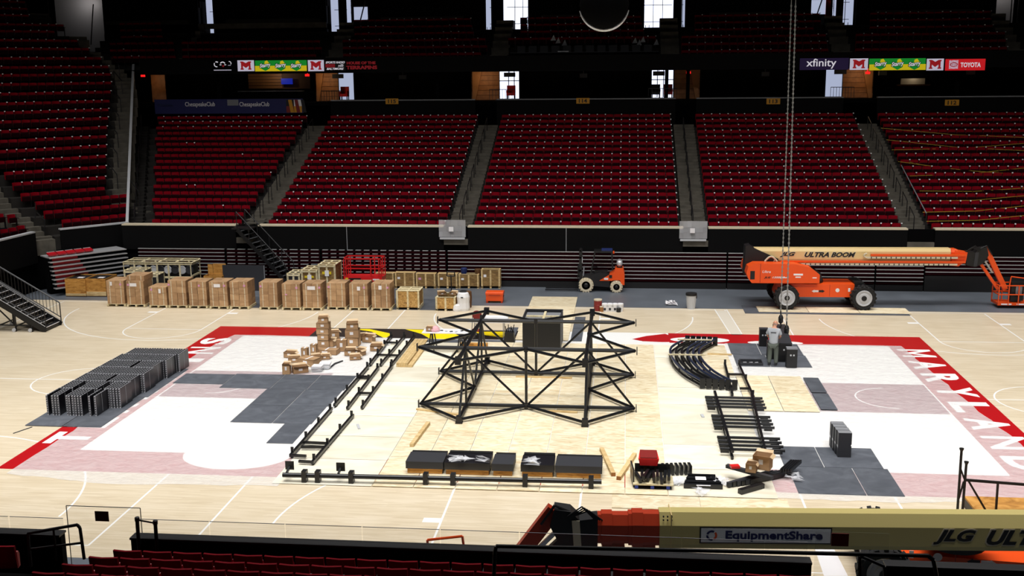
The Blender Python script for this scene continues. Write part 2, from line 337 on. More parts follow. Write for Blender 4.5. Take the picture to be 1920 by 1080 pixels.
# ================================================================== FAR BOWL (structure)
TRD, RIS = .84, .315
AX = [-18.4, -6.35, 6.75, 18.65]
NR = 18
wf = ST('wall_far', (0, 20.2, 0))
jo = [V(x, 440, 20.2).x for x in (242, 652, 1062, 1320, 1735)]
gaps = [(-19.0, -17.7), (-7.05, -5.7), (6.15, 7.5), (18.0, 19.4)]
xs = [-25.76]
for g in gaps: xs += list(g)
xs += [33]
for i in range(0, len(xs), 2):
    a, b_ = xs[i], xs[i+1]; cuts = [a]+[j for j in jo if a+.5 < j < b_-.5]+[b_]
    for c, d in zip(cuts[:-1], cuts[1:]):
        B().box(c+.012, d-.012, 20.0, 20.12, 1.9, 3.28).o('dasher_panel', 'wallblack', wf)
    B().box(a, b_, 20.0, 20.5, 3.28, 3.36).o('ledge', 'ledge', wf)
B().box(-25.76, 33, 20.14, 20.3, 0, 3.3).o('back_wall', 'deep', wf)
for c in jo[1:3]: B().box(c-.02, c+.02, 19.985, 20.0, 1.9, 3.28).o('joint_strip', 'grey', wf)
for g in gaps:   # landing fronts at the aisle mouths
    B().box(g[0], g[1], 20.0, 20.3, 2.3, 2.62).o('landing', 'step', wf)
# terraces: each section a stepped slab
def tread_z(k): return 2.62+RIS*k
sec = [(None, -19.0), (-17.75, -7.0), (-5.75, 6.1), (7.4, 18.05), (19.3, 30)]
def left_edge(k): return -24.7-5.6*k/17
for si, (a, b_) in enumerate(sec):
    t = B()
    for k in range(NR):
        x0 = left_edge(k) if a is None else a
        t.box(x0, b_, 20.5+TRD*k, 20.5+TRD*(k+1)+.02, tread_z(k)-.6, tread_z(k))
    S(t.o('terrace', 'terrace'))
for ai, ax in enumerate(AX):
    t = B(); g = gaps[ai]
    for k in range(NR*2):
        t.box(g[0], g[1], 20.3+TRD*k/2, 20.3+TRD*(k+1)/2+.02, 2.4, 2.62+RIS*k/2)
    S(t.o('aisle_stairs', 'step'))
    h = T('aisle_handrail', 'black post handrails up the aisle stairs %s' % ['beside the club banner stand', 'left of the middle stand', 'right of the middle stand', 'beside the taped stand'][ai], 'handrail', (ax, 21, 2.62), group='handrails in the lower aisles')
    for k in range(1, 17, 2):
        y = 20.6+TRD*k; z = tread_z(k); bb = B()
        bb.pipe([(ax, y, z), (ax, y, z+.9), (ax, y+1.1, z+.9+.41), (ax, y+1.1, z+.41)], .025, 5); bb.o('rail', 'blacksteel', h)
t = B()   # aisle left of the club section, running out with the corner
for k in range(NR*2):
    x1 = left_edge(k/2); t.box(x1-1.15, x1-.05, 20.3+TRD*k/2, 20.3+TRD*(k+1)/2+.02, 2.4, 2.62+RIS*k/2)
S(t.o('aisle_stairs', 'terrace'))
h = T('aisle_handrail', 'dark rail up the steps left of the club section', 'handrail', (-25.4, 21, 2.62))
for k in range(1, 17, 3):
    y = 20.6+TRD*k; z = tread_z(k); x = left_edge(k)-.6; x2 = left_edge(k+1.5)-.6
    B().pipe([(x, y, z), (x, y, z+.9), (x2, y+1.2, z+1.3), (x2, y+1.2, z+.4)], .03, 5).o('rail', 'blacksteel', h)
# sloping partition at the corner
pA = Vector((-25.85, 20.9, 3.3)); pB = V(250, 121, 37.0)
pw = S(B().add([pA+Vector((0, 0, -1.5)), pB+Vector((0, 0, -3)), pB, pA], [(0, 1, 2, 3)]).o('trim_1', 'grey'))
b_ = B(); b_.bar(pA, pB, .16, .08); S(b_.o('trim_2', 'lightgrey'))

# ------------------------------------------------------------------ corner section (left)
cA = Vector((-25.76, 20.97)); cB = Vector((-28.41, 18.05)); cd = (cB-cA).normalized(); cn = Vector((cd.y, -cd.x))
if cn.x > 0: cn = -cn
wc = ST('wall_corner', (-27, 19.5, 0))
def wallseg(p, q, z0, z1, nm, mt, th=.12):
    p = Vector(p[:2]); q = Vector(q[:2]); n = (q-p).normalized(); n = Vector((n.y, -n.x))*th
    if n.dot(Vector((-1, .6))) < 0: n = -n
    return B().prism([tuple(p), tuple(q), tuple(q+n), tuple(p+n)], 'z', z0, z1).o(nm, mt, wc)
c2 = Vector((-29.29, 17.0)); c3 = Vector((-29.6, 13.4)); c4 = Vector((-29.8, 4))
for p, q in ((cA, cB), (c2, c3), (c3, c4)):
    wallseg(p, q, 1.6, 3.27, 'dasher_panel', 'wallblack'); wallseg(p, q, 3.27, 3.35, 'ledge', 'lightgrey', .3)
for p, q in ((cA, cB), (cB, c2), (c2, c3), (c3, c4)):
    n = Vector((-.25, .2)); wallseg(p+n, q+n, 0, 2.3, 'back_wall', 'deep')
rowsy = [404, 385, 367, 350, 330, 310, 290, 271, 253, 236, 219, 203, 187, 170, 153, 137, 123, 107, 90, 75, 59, 47, 31, 19, 7]
rxr = [239, 240, 240, 197, 198, 199, 199, 200, 200, 201, 203, 204, 206, 208, 209, 208, 204, 190, 167, 146, 103, 120, 55, 52, 48]
rxl = [97, 76, 56, 33, 14, 0]
crow = []
for k, y in enumerate(rowsy):
    P0 = cA+cn*(.75+.84*k)
    z = PL(200, y, P0, cn).z
    tr_ = (PL(rxr[k], y, P0, cn).xy-P0).dot(cd)
    tl_ = (PL(rxl[k] if k < len(rxl) else -30, y, P0, cn).xy-P0).dot(cd)
    crow.append((P0, z, min(tr_, tl_), max(tr_, tl_)))
t = B(); st = B()
for k, (P0, z, a, b_) in enumerate(crow):
    for bb, u0, u1, lo in ((t, a-.1, b_+.1, 0), (st, a-1.5, a-.12, 0), (st, b_+.12, b_+1.3, 0)):
        q = [P0+cd*u0-cn*.55, P0+cd*u1-cn*.55, P0+cd*u1+cn*.3, P0+cd*u0+cn*.3]
        if bb is t: bb.prism([tuple(p) for p in q], 'z', z-1.6, z-.85)
        else:
            zz = crow[k-1][1]-.85 if k else z-1.1
            m1 = [P0+cd*u0-cn*.12, P0+cd*u1-cn*.12]
            bb.prism([tuple(q[0]), tuple(q[1]), tuple(m1[1]), tuple(m1[0])], 'z', z-1.8, (zz+z-.85)/2)
            bb.prism([tuple(m1[0]), tuple(m1[1]), tuple(q[2]), tuple(q[3])], 'z', z-1.8, z-.85)
S(t.o('terrace', 'terrace')); S(st.o('aisle_stairs', 'step'))
h = T('aisle_handrail', 'black centre rail up the pale corner steps beside the sloping partition', 'handrail', (-27, 22, 3))
for k in range(2, 18, 2):
    P0, z, a, b_ = crow[k]; p = P0+cd*(a-.7); q = p+cn*1.2
    B().pipe([(p.x, p.y, z-.85), (p.x, p.y, z+.05), (q.x, q.y, z+.7), (q.x, q.y, z-.3)], .03, 5).o('rail', 'blacksteel', h)
h = T('aisle_handrail', 'short black rail on the steps at the gap in the corner wall', 'handrail', (-28.8, 18, 3))
p = G(70, 405, 3.3); q = G(84, 433, 2.9)
for (a, b_) in (((66, 380), (66, 410)), ((69, 398), (84, 412)), ((84, 412), (84, 440))):
    u = PL(*a, cB+cn*.8, cn); w = PL(*b_, cB+cn*.8, cn); B().tube(u, w, .03, 6).o('rail', 'blacksteel', h)

# ------------------------------------------------------------------ upper structures
YP = 36.2
par = ST('wall_parapet', (0, YP, 9))
for a, b_, wt in ((-17.6, -7.4, 1), (-5.9, 6.3, 1), (7.7, 17.4, 1), (19.6, 33, 1)):
    B().box(a, b_, YP, YP+.15, 8.0, 9.80).o('parapet_panel', 'darkpanel', par); B().box(a, b_, YP-.02, YP+.3, 9.80, 9.87).o('cap', 'grey', par)
bl = T('club_banner', 'long navy banner of the club hung below the suites at far left', 'banner', (-24, YP, 9))
x0, x1 = V(290, 197, YP).x, V(568, 197, YP).x
B().box(x0, x1, YP, YP+.1, V(400, 213, YP).z, V(400, 186, YP).z).o('banner_panel', 'navy', bl)
for px in (375, 477): text_to('lettering', 'ChesapeakeClub', 'white', bl, frame(V(px, 196.5, YP-.012), (1, 0, 0), (0, 0, 1)), width=V(px+28, 196, YP).x-V(px-28, 196, YP).x, height=.4, bold=.01)
text_to('lettering', 'Chesapeake', 'steelblue', bl, frame(V(310, 198, YP-.012), (1, 0, 0), (0, 0, 1)), width=1.1, height=.25)
B().box(V(415, 0, YP).x, V(436, 0, YP).x, YP-.03, YP, V(425, 198, YP).z, V(425, 187, YP).z).o('blank_plate', 'grey', bl)
fx0, fx1 = V(537, 200, YP).x, V(566, 200, YP).x; fz0, fz1 = V(550, 211, YP).z, V(550, 187, YP).z; fm = (fx0+fx1)/2; fz = (fz0+fz1)/2
for (a, c, z0, z1, mt) in ((fx0, fm, fz, fz1, 'black'), (fm, fx1, fz, fz1, 'white'), (fx0, fm, fz0, fz, 'rust'), (fm, fx1, fz0, fz, 'gold')):
    B().box(a, c, YP-.02, YP, z0, z1).o('flag_patch', mt, bl)
for k in range(3): B().add([(fx0+.15+.45*k, YP-.025, fz1), (fx0+.4+.45*k, YP-.025, fz1), (fx0+.55+.45*k, YP-.025, fz0), (fx0+.3+.45*k, YP-.025, fz0)], [(0, 1, 2, 3)]).o('flag_stripe', ['gold', 'rust', 'black'][k], bl)
# suite level back wall with doorways
YS = 40.5
zf, zc = 9.75, 11.78
S(B().box(-34, 34, YP+.3, YS+4, zf-.25, zf-.02).o('floor_suites', 'deep'))
S(B().box(-34, 34, YP-.1, YS+5, 11.92, 12.05).o('ceiling_suites', 'deep'))
doors = [(635, 663), (937, 973), (1222, 1262), (1548, 1579)]
wb = ST('wall_suites', (0, YS, 9.7))
dx = [(V(a, 160, YS).x, V(b_, 160, YS).x) for a, b_ in doors]
cuts = [-34]+[v for d in dx for v in d]+[34]
for i in range(0, len(cuts), 2): B().box(cuts[i], cuts[i+1], YS, YS+.1, zf-.1, 11.9).o('wall_panel', 'wallblack', wb)
for i, (a, b_) in enumerate(dx):
    w = ST('window_%d' % (i+1), ((a+b_)/2, YS+2.2, zf))
    B().box(a-.6, b_+.6, YS+2.2, YS+2.25, zf-.1, 11.9).o('pane', 'daylight_soft' if i in (0, 3) else 'daylight', w)
    if i in (1, 2):
        for k in (.3, .6): B().box(a+(b_-a)*k-.03, a+(b_-a)*k+.03, YS+2.15, YS+2.2, zf, 11.9).o('mullion', 'grey', w)
        B().box(a-.6, b_+.6, YS+2.15, YS+2.2, 11, 11.06).o('mullion', 'grey', w)
    r_ = T('guard_rail', 'black guard rail across the bright doorway %s' % ['left of the middle stand', 'over the middle stand at left', 'over the middle stand at right', 'right of the middle stand'][i], 'railing', ((a+b_)/2, YP+.6, zf), group='guard rails at the doorways')
    B().bar((a-.3, YP+.6, zf+.75), (b_+.1, YP+.6, zf+.75), .04).o('top_rail', 'blacksteel', r_)
    for k in range(9): B().bar((a-.3+(b_-a+.4)*k/8, YP+.6, zf-.02), (a-.3+(b_-a+.4)*k/8, YP+.6, zf+.75), .025).o('baluster', 'blacksteel', r_)
    s_ = T('door_sign', 'small black hanging sign in the doorway %s' % ['left of the middle stand', 'over the middle stand at left', 'over the middle stand at right', 'right of the middle stand'][i], 'sign', ((a+b_)/2, YP+1.2, 11.5), group='hanging door signs')
    xx = b_-.35 if i in (0, 1) else a+.4
    B().box(xx-.4, xx+.4, YP+1.2, YP+1.3, 11.35, 11.65).o('plate', 'black', s_); B().box(xx-.02, xx+.02, YP+1.23, YP+1.27, 11.65, 11.92).o('hanger', 'black', s_)
# timber clad stair enclosures beside the doorways
for i, (a, b_, fl_) in enumerate(((592, 634, 1), (884, 936, 1), (1264, 1312, -1), (1580, 1637, -1))):
    xa, xb = V(a, 160, 38.2).x, V(b_, 160, 38.2).x
    e = ST('trim_%d' % (i+3), ((xa+xb)/2, 38.2, zf))
    for k in range(6):
        B().box(xa, xb, 38.2+.0, 38.26, zf+.34*k+.012, min(11.9, zf+.34*(k+1)-.012)).o('board', 'wood_lit', e)
    B().box(xa, xb, 38.27, 38.33, zf-.1, 11.9).o('backing', 'brownbox', e)
    p0 = (xa+.25, 38.1, 11.9) if fl_ > 0 else (xb-.25, 38.1, 11.9); w_ = (xb-xa)*.35
    c = [(xa+.1, 11.9), (xa+.1+w_, 11.9), (xa+.1+w_*.3, zf), (xa+.1, zf)] if fl_ > 0 else [(xb-.1, 11.9), (xb-.1-w_, 11.9), (xb-.1-w_*.3, zf), (xb-.1, zf)]
    B().prism(c, 'y', 38.0, 38.15).o('stringer', 'wood', e)
    lamp('stair_lamp', ((xa+xb)/2, 37.0, 11.3), 22, (1, .72, .42), .1)
# suite rooms with a little light
def suite(px0, px1, i):
    xa, xb = V(px0, 160, 39).x, V(px1, 160, 39).x
    e = ST('trim_%d' % (i+8), ((xa+xb)/2, 39.9, zf))
    B().box(xa, xb, 40.3, 40.4, 10.6, 11.75).o('back_wall', 'brownbox', e)
    for k in range(5): B().box(xa, xa+(xb-xa)*.55, 40.26, 40.3, 10.65+.22*k, 10.82+.22*k).o('slat', 'wood', e)
    return xa, xb
xa, xb = suite(455, 572, 0); lamp('suite_lamp', ((xa+xb)/2, 39.2, 11.6), 14, (1, .88, .75), .1)
scr = tag(B().box(V(527, 150, 40).x, V(548, 150, 40).x, 40.0, 40.08, V(537, 158, 40).z, V(537, 147, 40).z).o('screen', 'led_blue'), 'blue lit screen in the suite above the club banner', 'screen')
ct = T('bar_counter', 'dark counter with a pale top in the lit suite above the club banner', 'counter', ((xa+xb)/2, 38.4, zf))
B().box(xa, xb, 38.2, 38.7, zf, 10.45).o('front', 'deep', ct); B().box(xa-.1, xb, 38.15, 38.75, 10.45, 10.5).o('top', 'grey', ct)
dw = ST('door_1', (V(297, 165, 38.2).x, 38.2, zf)); a = V(284, 160, 38.2).x; b_ = V(310, 160, 38.2).x
B().box(a, b_, 38.2, 38.3, zf, 11.7).o('leaf', 'wood_lit', dw); lamp('door_lamp', ((a+b_)/2, 37.2, 11.4), 7, (1, .75, .45), .1)
xa, xb = V(1690, 152, 40).x, V(1735, 152, 40).x
k_ = T('back_bar', 'softly lit back bar shelf in the dark suite right of section 113', 'shelf', ((xa+xb)/2, 40, 10.5))
B().box(xa, xb, 40.1, 40.2, 10.6, 11.0).o('tiles', 'ledge', k_); B().box(xa-.3, xb+.3, 39.8, 40.2, 10.5, 10.6).o('shelf', 'brownbox', k_); lamp('bar_lamp', ((xa+xb)/2, 39.7, 11.1), 3, (1, .85, .65), .08)
for i, px in enumerate((90, 410, 820, 1250, 1290, 1795)):   # slim columns
    S(B().box(V(px, 150, 37).x-.12, V(px, 150, 37).x+.12, 36.9, 37.1, zf, 11.9).o('trim_%d' % (i+12), 'deep'))
for i, (px, z) in enumerate(((755, 11.4), (1094, 11.4), (1435, 11.4), (1655, 11.4), (1820, 11.4))):
    s_ = T('speaker', 'small dark loudspeaker under the suite ceiling %s' % ['left of the middle stand', 'over the middle stand', 'right of the middle stand', 'left of the last sign', 'near the right edge'][i], 'speaker', (V(px, 135, 36.8).x, 36.8, z), group='loudspeakers under the ceiling')
    B().bx((V(px, 135, 36.8).x, 36.8, z), (.5, .3, .28)).o('cabinet', 'charcoal', s_); B().bx((V(px, 135, 36.8).x, 36.8, z+.3), (.05, .05, .45)).o('bracket', 'blacksteel', s_)
# red armchairs by the bright doorways
for i, (px, mt) in enumerate(((645, 'liftred'), (958, 'liftred'), (1230, 'black'), (1253, 'liftred'))):
    x = V(px, 165, 38.6).x; t = T('armchair', ['red armchair in the doorway above the left middle stand', 'red armchair in the left bright doorway above the middle stand', 'dark chair in the right bright doorway above the middle stand', 'red chair in the right bright doorway above the middle stand'][i], 'chair', (x, 38.6, zf))
    B().box(x-.3, x+.3, 38.3, 38.85, zf+.3, zf+.5).o('seat', mt, t); B().box(x-.3, x+.3, 38.75, 38.88, zf+.5, zf+1.0).o('backrest', mt, t)
    for sx in (-.26, .26):
        B().box(x+sx-.05, x+sx+.05, 38.3, 38.75, zf+.5, zf+.68).o('armrest', mt, t)
        for yy in (38.34, 38.8): B().box(x+sx-.03, x+sx+.03, yy-.03, yy+.03, zf-.02, zf+.3).o('leg', 'black', t)
# section number signs
for n_, px, y in (('115', 735, 190), ('114', 1093, 189), ('113', 1450, 190), ('112', 1785, 192.5)):
    c = V(px, y, YP-.03); s_ = T('section_sign', 'yellow section sign numbered %s on the parapet %s' % (n_, {'115': 'left of the middle stand', '114': 'over the middle stand', '113': 'right of the middle stand', '112': 'at the right edge'}[n_]), 'sign', c)
    B().bx(c, (.9, .03, .38)).o('plate', 'gold', s_); text_to('number', n_, 'black', s_, frame(c+Vector((0, -.02, 0)), (1, 0, 0), (0, 0, 1)), width=.56, height=.26, bold=.03)
# ribbon board
RB = T('ribbon_board', 'long dark ribbon display along the front of the upper deck', 'display', (0, YP-.5, 11.7))
YR = YP-.5
zr = lambda px, y: V(px, y, YR).z
B().box(V(262, 120, YR).x, 34, YR, YR+.3, 11.72, 12.78).o('housing', 'darkpanel', RB)
def seg(a, b_, y0, y1, mt, nm='led_panel', d=.012): return B().box(V(a, y0, YR).x, V(b_, y0, YR).x, YR-d, YR, zr((a+b_)/2, y1), zr((a+b_)/2, y0)).o(nm, mt, RB)
def Mmark(a, b_, y0, y1):
    seg(a, b_, y0, y1, 'led_white'); cx = V((a+b_)/2, y0, YR).x; z0 = zr((a+b_)/2, y1)+.1; z1 = zr((a+b_)/2, y0)-.08; w = .34; s = .13; f = .05
    P_ = [(-w-f, z0), (-w+s+f, z0), (-w+s+f, z0+.09), (-w+s, z0+.09), (-w+s, z1-.3), (0, z0+.12), (w-s, z1-.3), (w-s, z0+.09), (w-s-f, z0+.09), (w-s-f, z0), (w+f, z0), (w+f, z0+.09), (w, z0+.09), (w, z1-.09), (w+f, z1-.09), (w+f, z1), (w-s, z1), (0, z0+.45), (-w+s, z1), (-w-f, z1), (-w-f, z1-.09), (-w, z1-.09), (-w, z0+.09), (-w-f, z0+.09)]
    B().prism([(cx+p[0], p[1]) for p in P_], 'y', YR-.024, YR-.014).o('block_letter', 'led_red', RB)
def tx(s, px, y, w, h, mt, **k): text_to('lettering', s, mt, RB, frame(V(px, y, YR-.03), (1, 0, 0), (0, 0, 1)), width=V(px+w/2, y, YR).x-V(px-w/2, y, YR).x, height=V(px, y-h/2, YR).z-V(px, y+h/2, YR).z, **k)
def soda(a, b_, y0, y1):
    seg(a, b_, y0, (y0+y1)/2, 'led_green'); seg(a, b_, (y0+y1)/2, y1, 'led_yellow')
    for k in (.2, .5, .8):
        px = a+(b_-a)*k; c = V(px, (y0+y1)/2, YR)
        B().add([(c.x+.38*math.cos(t), YR-.016, c.z+.36*math.sin(t)) for t in (PI/6+i*PI/3 for i in range(6))], [tuple(range(6))]).o('emblem', 'led_green', RB)
        B().add([(c.x-.05, YR-.02, c.z+.1), (c.x+.3, YR-.02, c.z+.15), (c.x+.15, YR-.02, c.z+.36), (c.x-.02, YR-.02, c.z+.3)], [(0, 1, 2, 3)]).o('emblem', 'led_yellow', RB)
        text_to('lettering', 'Starry', 'led_black', RB, frame((c.x, YR-.026, c.z), (.97, 0, .12), (-.12, 0, .97)), width=.86, height=.42, bold=.09, shear=.3)
        text_to('lettering', 'Starry', 'led_text', RB, frame((c.x, YR-.034, c.z), (.97, 0, .12), (-.12, 0, .97)), width=.78, height=.34, bold=.02, shear=.3)
Mmark(445, 476, 113, 133.5); soda(478, 575, 113, 133.5); Mmark(577, 607, 112.5, 133.5)
Mmark(1594, 1628, 109.5, 131); soda(1630, 1736, 109.5, 131.5); Mmark(1738, 1770, 110, 132)
seg(1773, 1848, 110.5, 132, 'led_toyota'); seg(1780, 1797, 113, 129, 'led_white')
c = V(1788.5, 121, YR-.02)
for rx, rz_ in ((.24, .15), (.09, .14), (.22, .06)):
    bb = B(); n = 20
    bb.add([(c.x+rx*f*math.cos(2*PI*i/n), c.y, c.z+(.0 if rx != .22 else .05)+rz_*f*math.sin(2*PI*i/n)) for f in (1, .78) for i in range(n)], [(i, (i+1) % n, n+(i+1) % n, n+i) for i in range(n)]).o('emblem', 'led_red', RB)
tx('TOYOTA', 1820, 121.5, 38, 9, 'led_text', bold=.03)
seg(1500, 1592, 109, 131, 'led_navy'); tx('xfinity', 1540, 119.5, 56, 19, 'led_text', bold=.008)
seg(609, 647, 114, 132, 'led_black'); tx('SPORTS RADIO', 628.5, 117, 36, 4, 'led_text', bold=.02, shear=.3); tx('BALTIMORE', 628.5, 129, 32, 4, 'led_text', bold=.02, shear=.3); seg(610, 628, 120, 126.5, 'led_dkred', d=.02); tx('THE', 641, 121, 5, 2, 'led_text'); tx('FAN', 639, 123.6, 10, 3.2, 'led_text', bold=.02, shear=.3)
tx('HOUSE OF THE', 677, 118, 54, 5.5, 'led_dkred', bold=.05); tx('TERRAPINS', 678, 126.5, 58, 7, 'led_dkred', bold=.05)
c = V(417, 121, YR-.02)   # half-lit emblem: broken ring, arch with two dots, hook, fine line of print below
def ringseg(cx, cz, r, a0, a1, w, mt='led_text'):
    n = 10; B().add([(cx+rr*math.cos(a0+(a1-a0)*i/n), c.y, cz+rr*math.sin(a0+(a1-a0)*i/n)) for rr in (r, r-w) for i in range(n+1)], [(i, i+1, n+2+i, n+1+i) for i in range(n)]).o('emblem', mt, RB)
ringseg(c.x-.42, c.z+.02, .2, .9, 2.0, .07); ringseg(c.x-.42, c.z+.02, .2, 2.6, 5.0, .06); ringseg(c.x+.02, c.z-.02, .22, .5, 2.6, .07); ringseg(c.x+.5, c.z+.08, .15, -.6, 1.8, .05); ringseg(c.x+.05, c.z-.1, .08, 0, 6.28, .07, 'led_dkred')
for k in (-.14, .2): B().bx((c.x+k, c.y, c.z-.02), (.13, .01, .05)).o('emblem', 'led_text', RB)
B().bx((c.x+.5, c.y, c.z-.06), (.2, .01, .03)).o('emblem', 'led_white', RB)
for k in range(22): B().bx((c.x-.62+.058*k, c.y, c.z-.38), (.04, .01, .06)).o('fine_print', 'led_white', RB)
# exit lights
for i, (px, y, Y, lb) in enumerate(((268, 142, 37, 'red exit light at the far left end of the suites'), (576, 141, 37, 'red exit light between the lit suite and the timber stair'), (1291, 136, 37, 'red exit light on the timber stair right of section 114'), (1627, 136.5, 37, 'red exit light beside the timber stair above section 113'), (331, 6, 43, 'red exit light at the top of the upper deck on the left'), (405, 4, 43, 'tiny red light high in the dark upper deck'))):
    c = V(px, y, Y); tag(B().bx(c, (.3, .08, .16)).bx(c+Vector((0, .08, .2)), (.05, .05, .5)).o('exit_light', 'exit_red'), lb, 'exit light')
# ------------------------------------------------------------------ upper deck
UT, UR = .82, .50
def uz(k): return 12.55+UR*k
usec = [(205, 330, 0), (340, 605, 0), (642, 915, 0), (952, 1238, 0), (1277, 1563, 0), (1603, 1890, 0)]
YU = YP+.5
t = B()
for k in range(6): t.box(-36, 36, YU+UT*k, YU+UT*(k+1)+.02, 11.9 if k < 2 else uz(k)-1, uz(k)-.35)
S(t.o('terrace', 'terrace'))
t = B(); st = B()
for a, b_ in ((330, 340), (607, 640), (917, 950), (1240, 1275), (1565, 1601), (1890, 1925)):
    for k in range(7): st.box(V(a, 90, YU).x, V(b_, 90, YU).x, YU+UT*k-.4, YU+UT*(k+1), 12.6, uz(k)-.2)
S(st.o('aisle_stairs', 'step'))
YW = YU+6*UT+.1      # cross wall with the vomitories
vom = [(92, 194, 'v'), (372, 400, 'd'), (612, 636, 'd'), (650, 690, 's'), (911, 921, 'd'), (944, 990, 'w'), (1208, 1262, 'w'), (1278, 1284, 'd'), (1520, 1567, 's'), (1580, 1604, 'd'), (1866, 1910, 'v')]
wu = ST('wall_upper', (0, YW, 15))
xs = [-75]
for a, b_, _ in vom: xs += [V(a, 40, YW).x, V(b_, 40, YW).x]
xs += [36]
for i in range(0, len(xs), 2):
    if xs[i+1] > xs[i]: B().box(xs[i], xs[i+1], YW, YW+.15, 14, 24).o('wall_panel', 'deep', wu)
B().box(-75, 36, YW, YW+.15, 17.9, 24).o('lintel', 'deep', wu)
for i, (a, b_, kd) in enumerate(vom):
    xa, xb = V(a, 40, YW).x, V(b_, 40, YW).x
    w = ST('window_%d' % (i+5), ((xa+xb)/2, YW+2.5, 14))
    B().box(xa-.3, xb+.3, YW+2.5, YW+2.55, 13, 19).o('pane', {'w': 'daylight', 'd': 'daylight_soft', 's': 'deep', 'v': 'wallblack'}[kd], w)
    if kd in 'wd':
        for k in range(1, 3): B().box(xa+(xb-xa)*k/3-.02, xa+(xb-xa)*k/3+.02, YW+2.42, YW+2.5, 13, 19).o('mullion', 'grey', w)
        for z in (15.2, 16.4): B().box(xa, xb, YW+2.42, YW+2.5, z, z+.04).o('mullion', 'grey', w)
        for k in range(2): B().bar((xa+.1+.25*k, YW-.1, 14), (xa+.1+.25*k, YW-.1, 14.9), .04).o('rail_post', 'blacksteel', w)
    if kd == 's':
        B().box(xa, xb, YW+2.3, YW+2.4, 15.6, 16.6).o('screen', 'daylight_soft', w); B().box(xb-.35, xb, YW+2.2, YW+2.3, 14, 17).o('column', 'liftred', w); B().bar((xa+.5, YW+1.5, 15), (xa+1.1, YW+1.5, 17), .08).o('brace', 'black', w)
    if kd == 'v':
        B().box(xa-.6, xb+.3, YW+2.2, YW+2.4, 13.5, 18).o('lit_wall', 'lightgrey', w); lamp('vomitory_lamp', ((xa+xb)/2, YW+1., 17.2), 22, (1, .9, .85), .1)
        for k in (.45, .75): B().bar((xa+(xb-xa)*(k+.25), YW+.3, 14), (xa+(xb-xa)*(k+.32), YW+.6, 17), .06).o('rail_post', 'black', w)
S(B().box(V(372, 46, YW-.2).x, V(612, 46, YW-.2).x, YW-.25, YW-.05, V(500, 53, YW-.2).z, V(500, 43, YW-.2).z).o('trim_20', 'step'))
# tier above the cross wall
usec2 = [(200, 355), (425, 600), (715, 870), (1015, 1180), (1330, 1500), (1640, 1830)]
for a, b_ in usec2:
    t = B(); xa, xb = V(a, 20, YW).x, V(b_, 20, YW).x
    for k in range(4): t.box(xa, xb, YW-.3+UT*k, YW+UT*(k+1), 15.4, 15.7+UR*k)
    S(t.o('terrace', 'terrace'))
# roof of the hall, dark
S(B().box(-75, 45, -45, 50, 32, 32.3).o('ceiling', 'deep'))
S(B().box(-75, 45, 49.8, 50, 0, 32).o('wall_back', 'deep')); S(B().box(-75, -74.8, -20, 50, 0, 32).o('wall_left', 'deep'))
# ================================================================== SEATS
def seat_builders():
    bk = B(); n = 4
    xs_ = [-.25+.5*i/n for i in range(n+1)]
    def yy(x, z): return .06-.9*x*x+.12*(z-.4)
    vs = []
    for off in (0, .05):
        for z in (.4, .62, .84):
            for x in xs_: vs.append((x, yy(x, z)+off, z-(.012 if (z > .8 and abs(x) > .24) else 0)))
    m_ = n+1; fs = []
    for l in (0, 1):
        o_ = l*3*m_
        for j in range(2):
            for i in range(n): fs.append((o_+j*m_+i, o_+j*m_+i+1, o_+(j+1)*m_+i+1, o_+(j+1)*m_+i))
    o_ = 3*m_
    for i in range(n): fs += [(2*m_+i, 2*m_+i+1, o_+2*m_+i+1, o_+2*m_+i), (i, o_+i, o_+i+1, i+1)]
    for j in range(2):
        for i in (0, n): fs.append((j*m_+i, (j+1)*m_+i, o_+(j+1)*m_+i, o_+j*m_+i))
    bk.add(vs, fs)
    pan = B(); pan.prism([(-.02, .36), (-.1, .38), (-.1, .62), (-.07, .67), (-.03, .66), (-.02, .46)], 'x', -.215, .215)  # far pans get a dark colour as painted shade between rows
    arm = B(); arm.box(.252, .288, -.22, .08, .60, .635); arm.box(.255, .285, -.05, .06, 0, .6)
    cap = B(); cap.bx((.27, -.01, .85), (.07, .07, .06))  # white cap stands in for the light glint at the seat top
    arm.box(.262, .278, .0, .03, .6, .83)
    return bk, pan, arm, cap
bk, pan, arm, cap = seat_builders()
def joined(cols=('seatred', 'seatshade', 'blacksteel', 'seatcap_glint'), wcap=True):
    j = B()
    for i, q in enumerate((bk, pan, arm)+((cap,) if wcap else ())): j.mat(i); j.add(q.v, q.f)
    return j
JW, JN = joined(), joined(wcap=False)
SEATM = ['seatred', 'seatshade', 'blacksteel', 'seatcap_glint']
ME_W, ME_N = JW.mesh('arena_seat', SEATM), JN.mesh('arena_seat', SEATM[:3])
bank = []     # (x, y, z, rot, cap)
def put(x, y, z, rz=0., capq=True): bank.append((x, y, z, rz, capq))
SW = .545
def single(x, y, z, rz, label, group, capq=True):
    return tag(link('arena_seat', ME_W if capq else ME_N, (x, y, z), rz), label, 'seat', group)
LB = lambda w, i=None: ('red seat%s, %s' % ('' if i is None else ', '+ORD[i]+' from left', w), 'red seats in %s' % w)
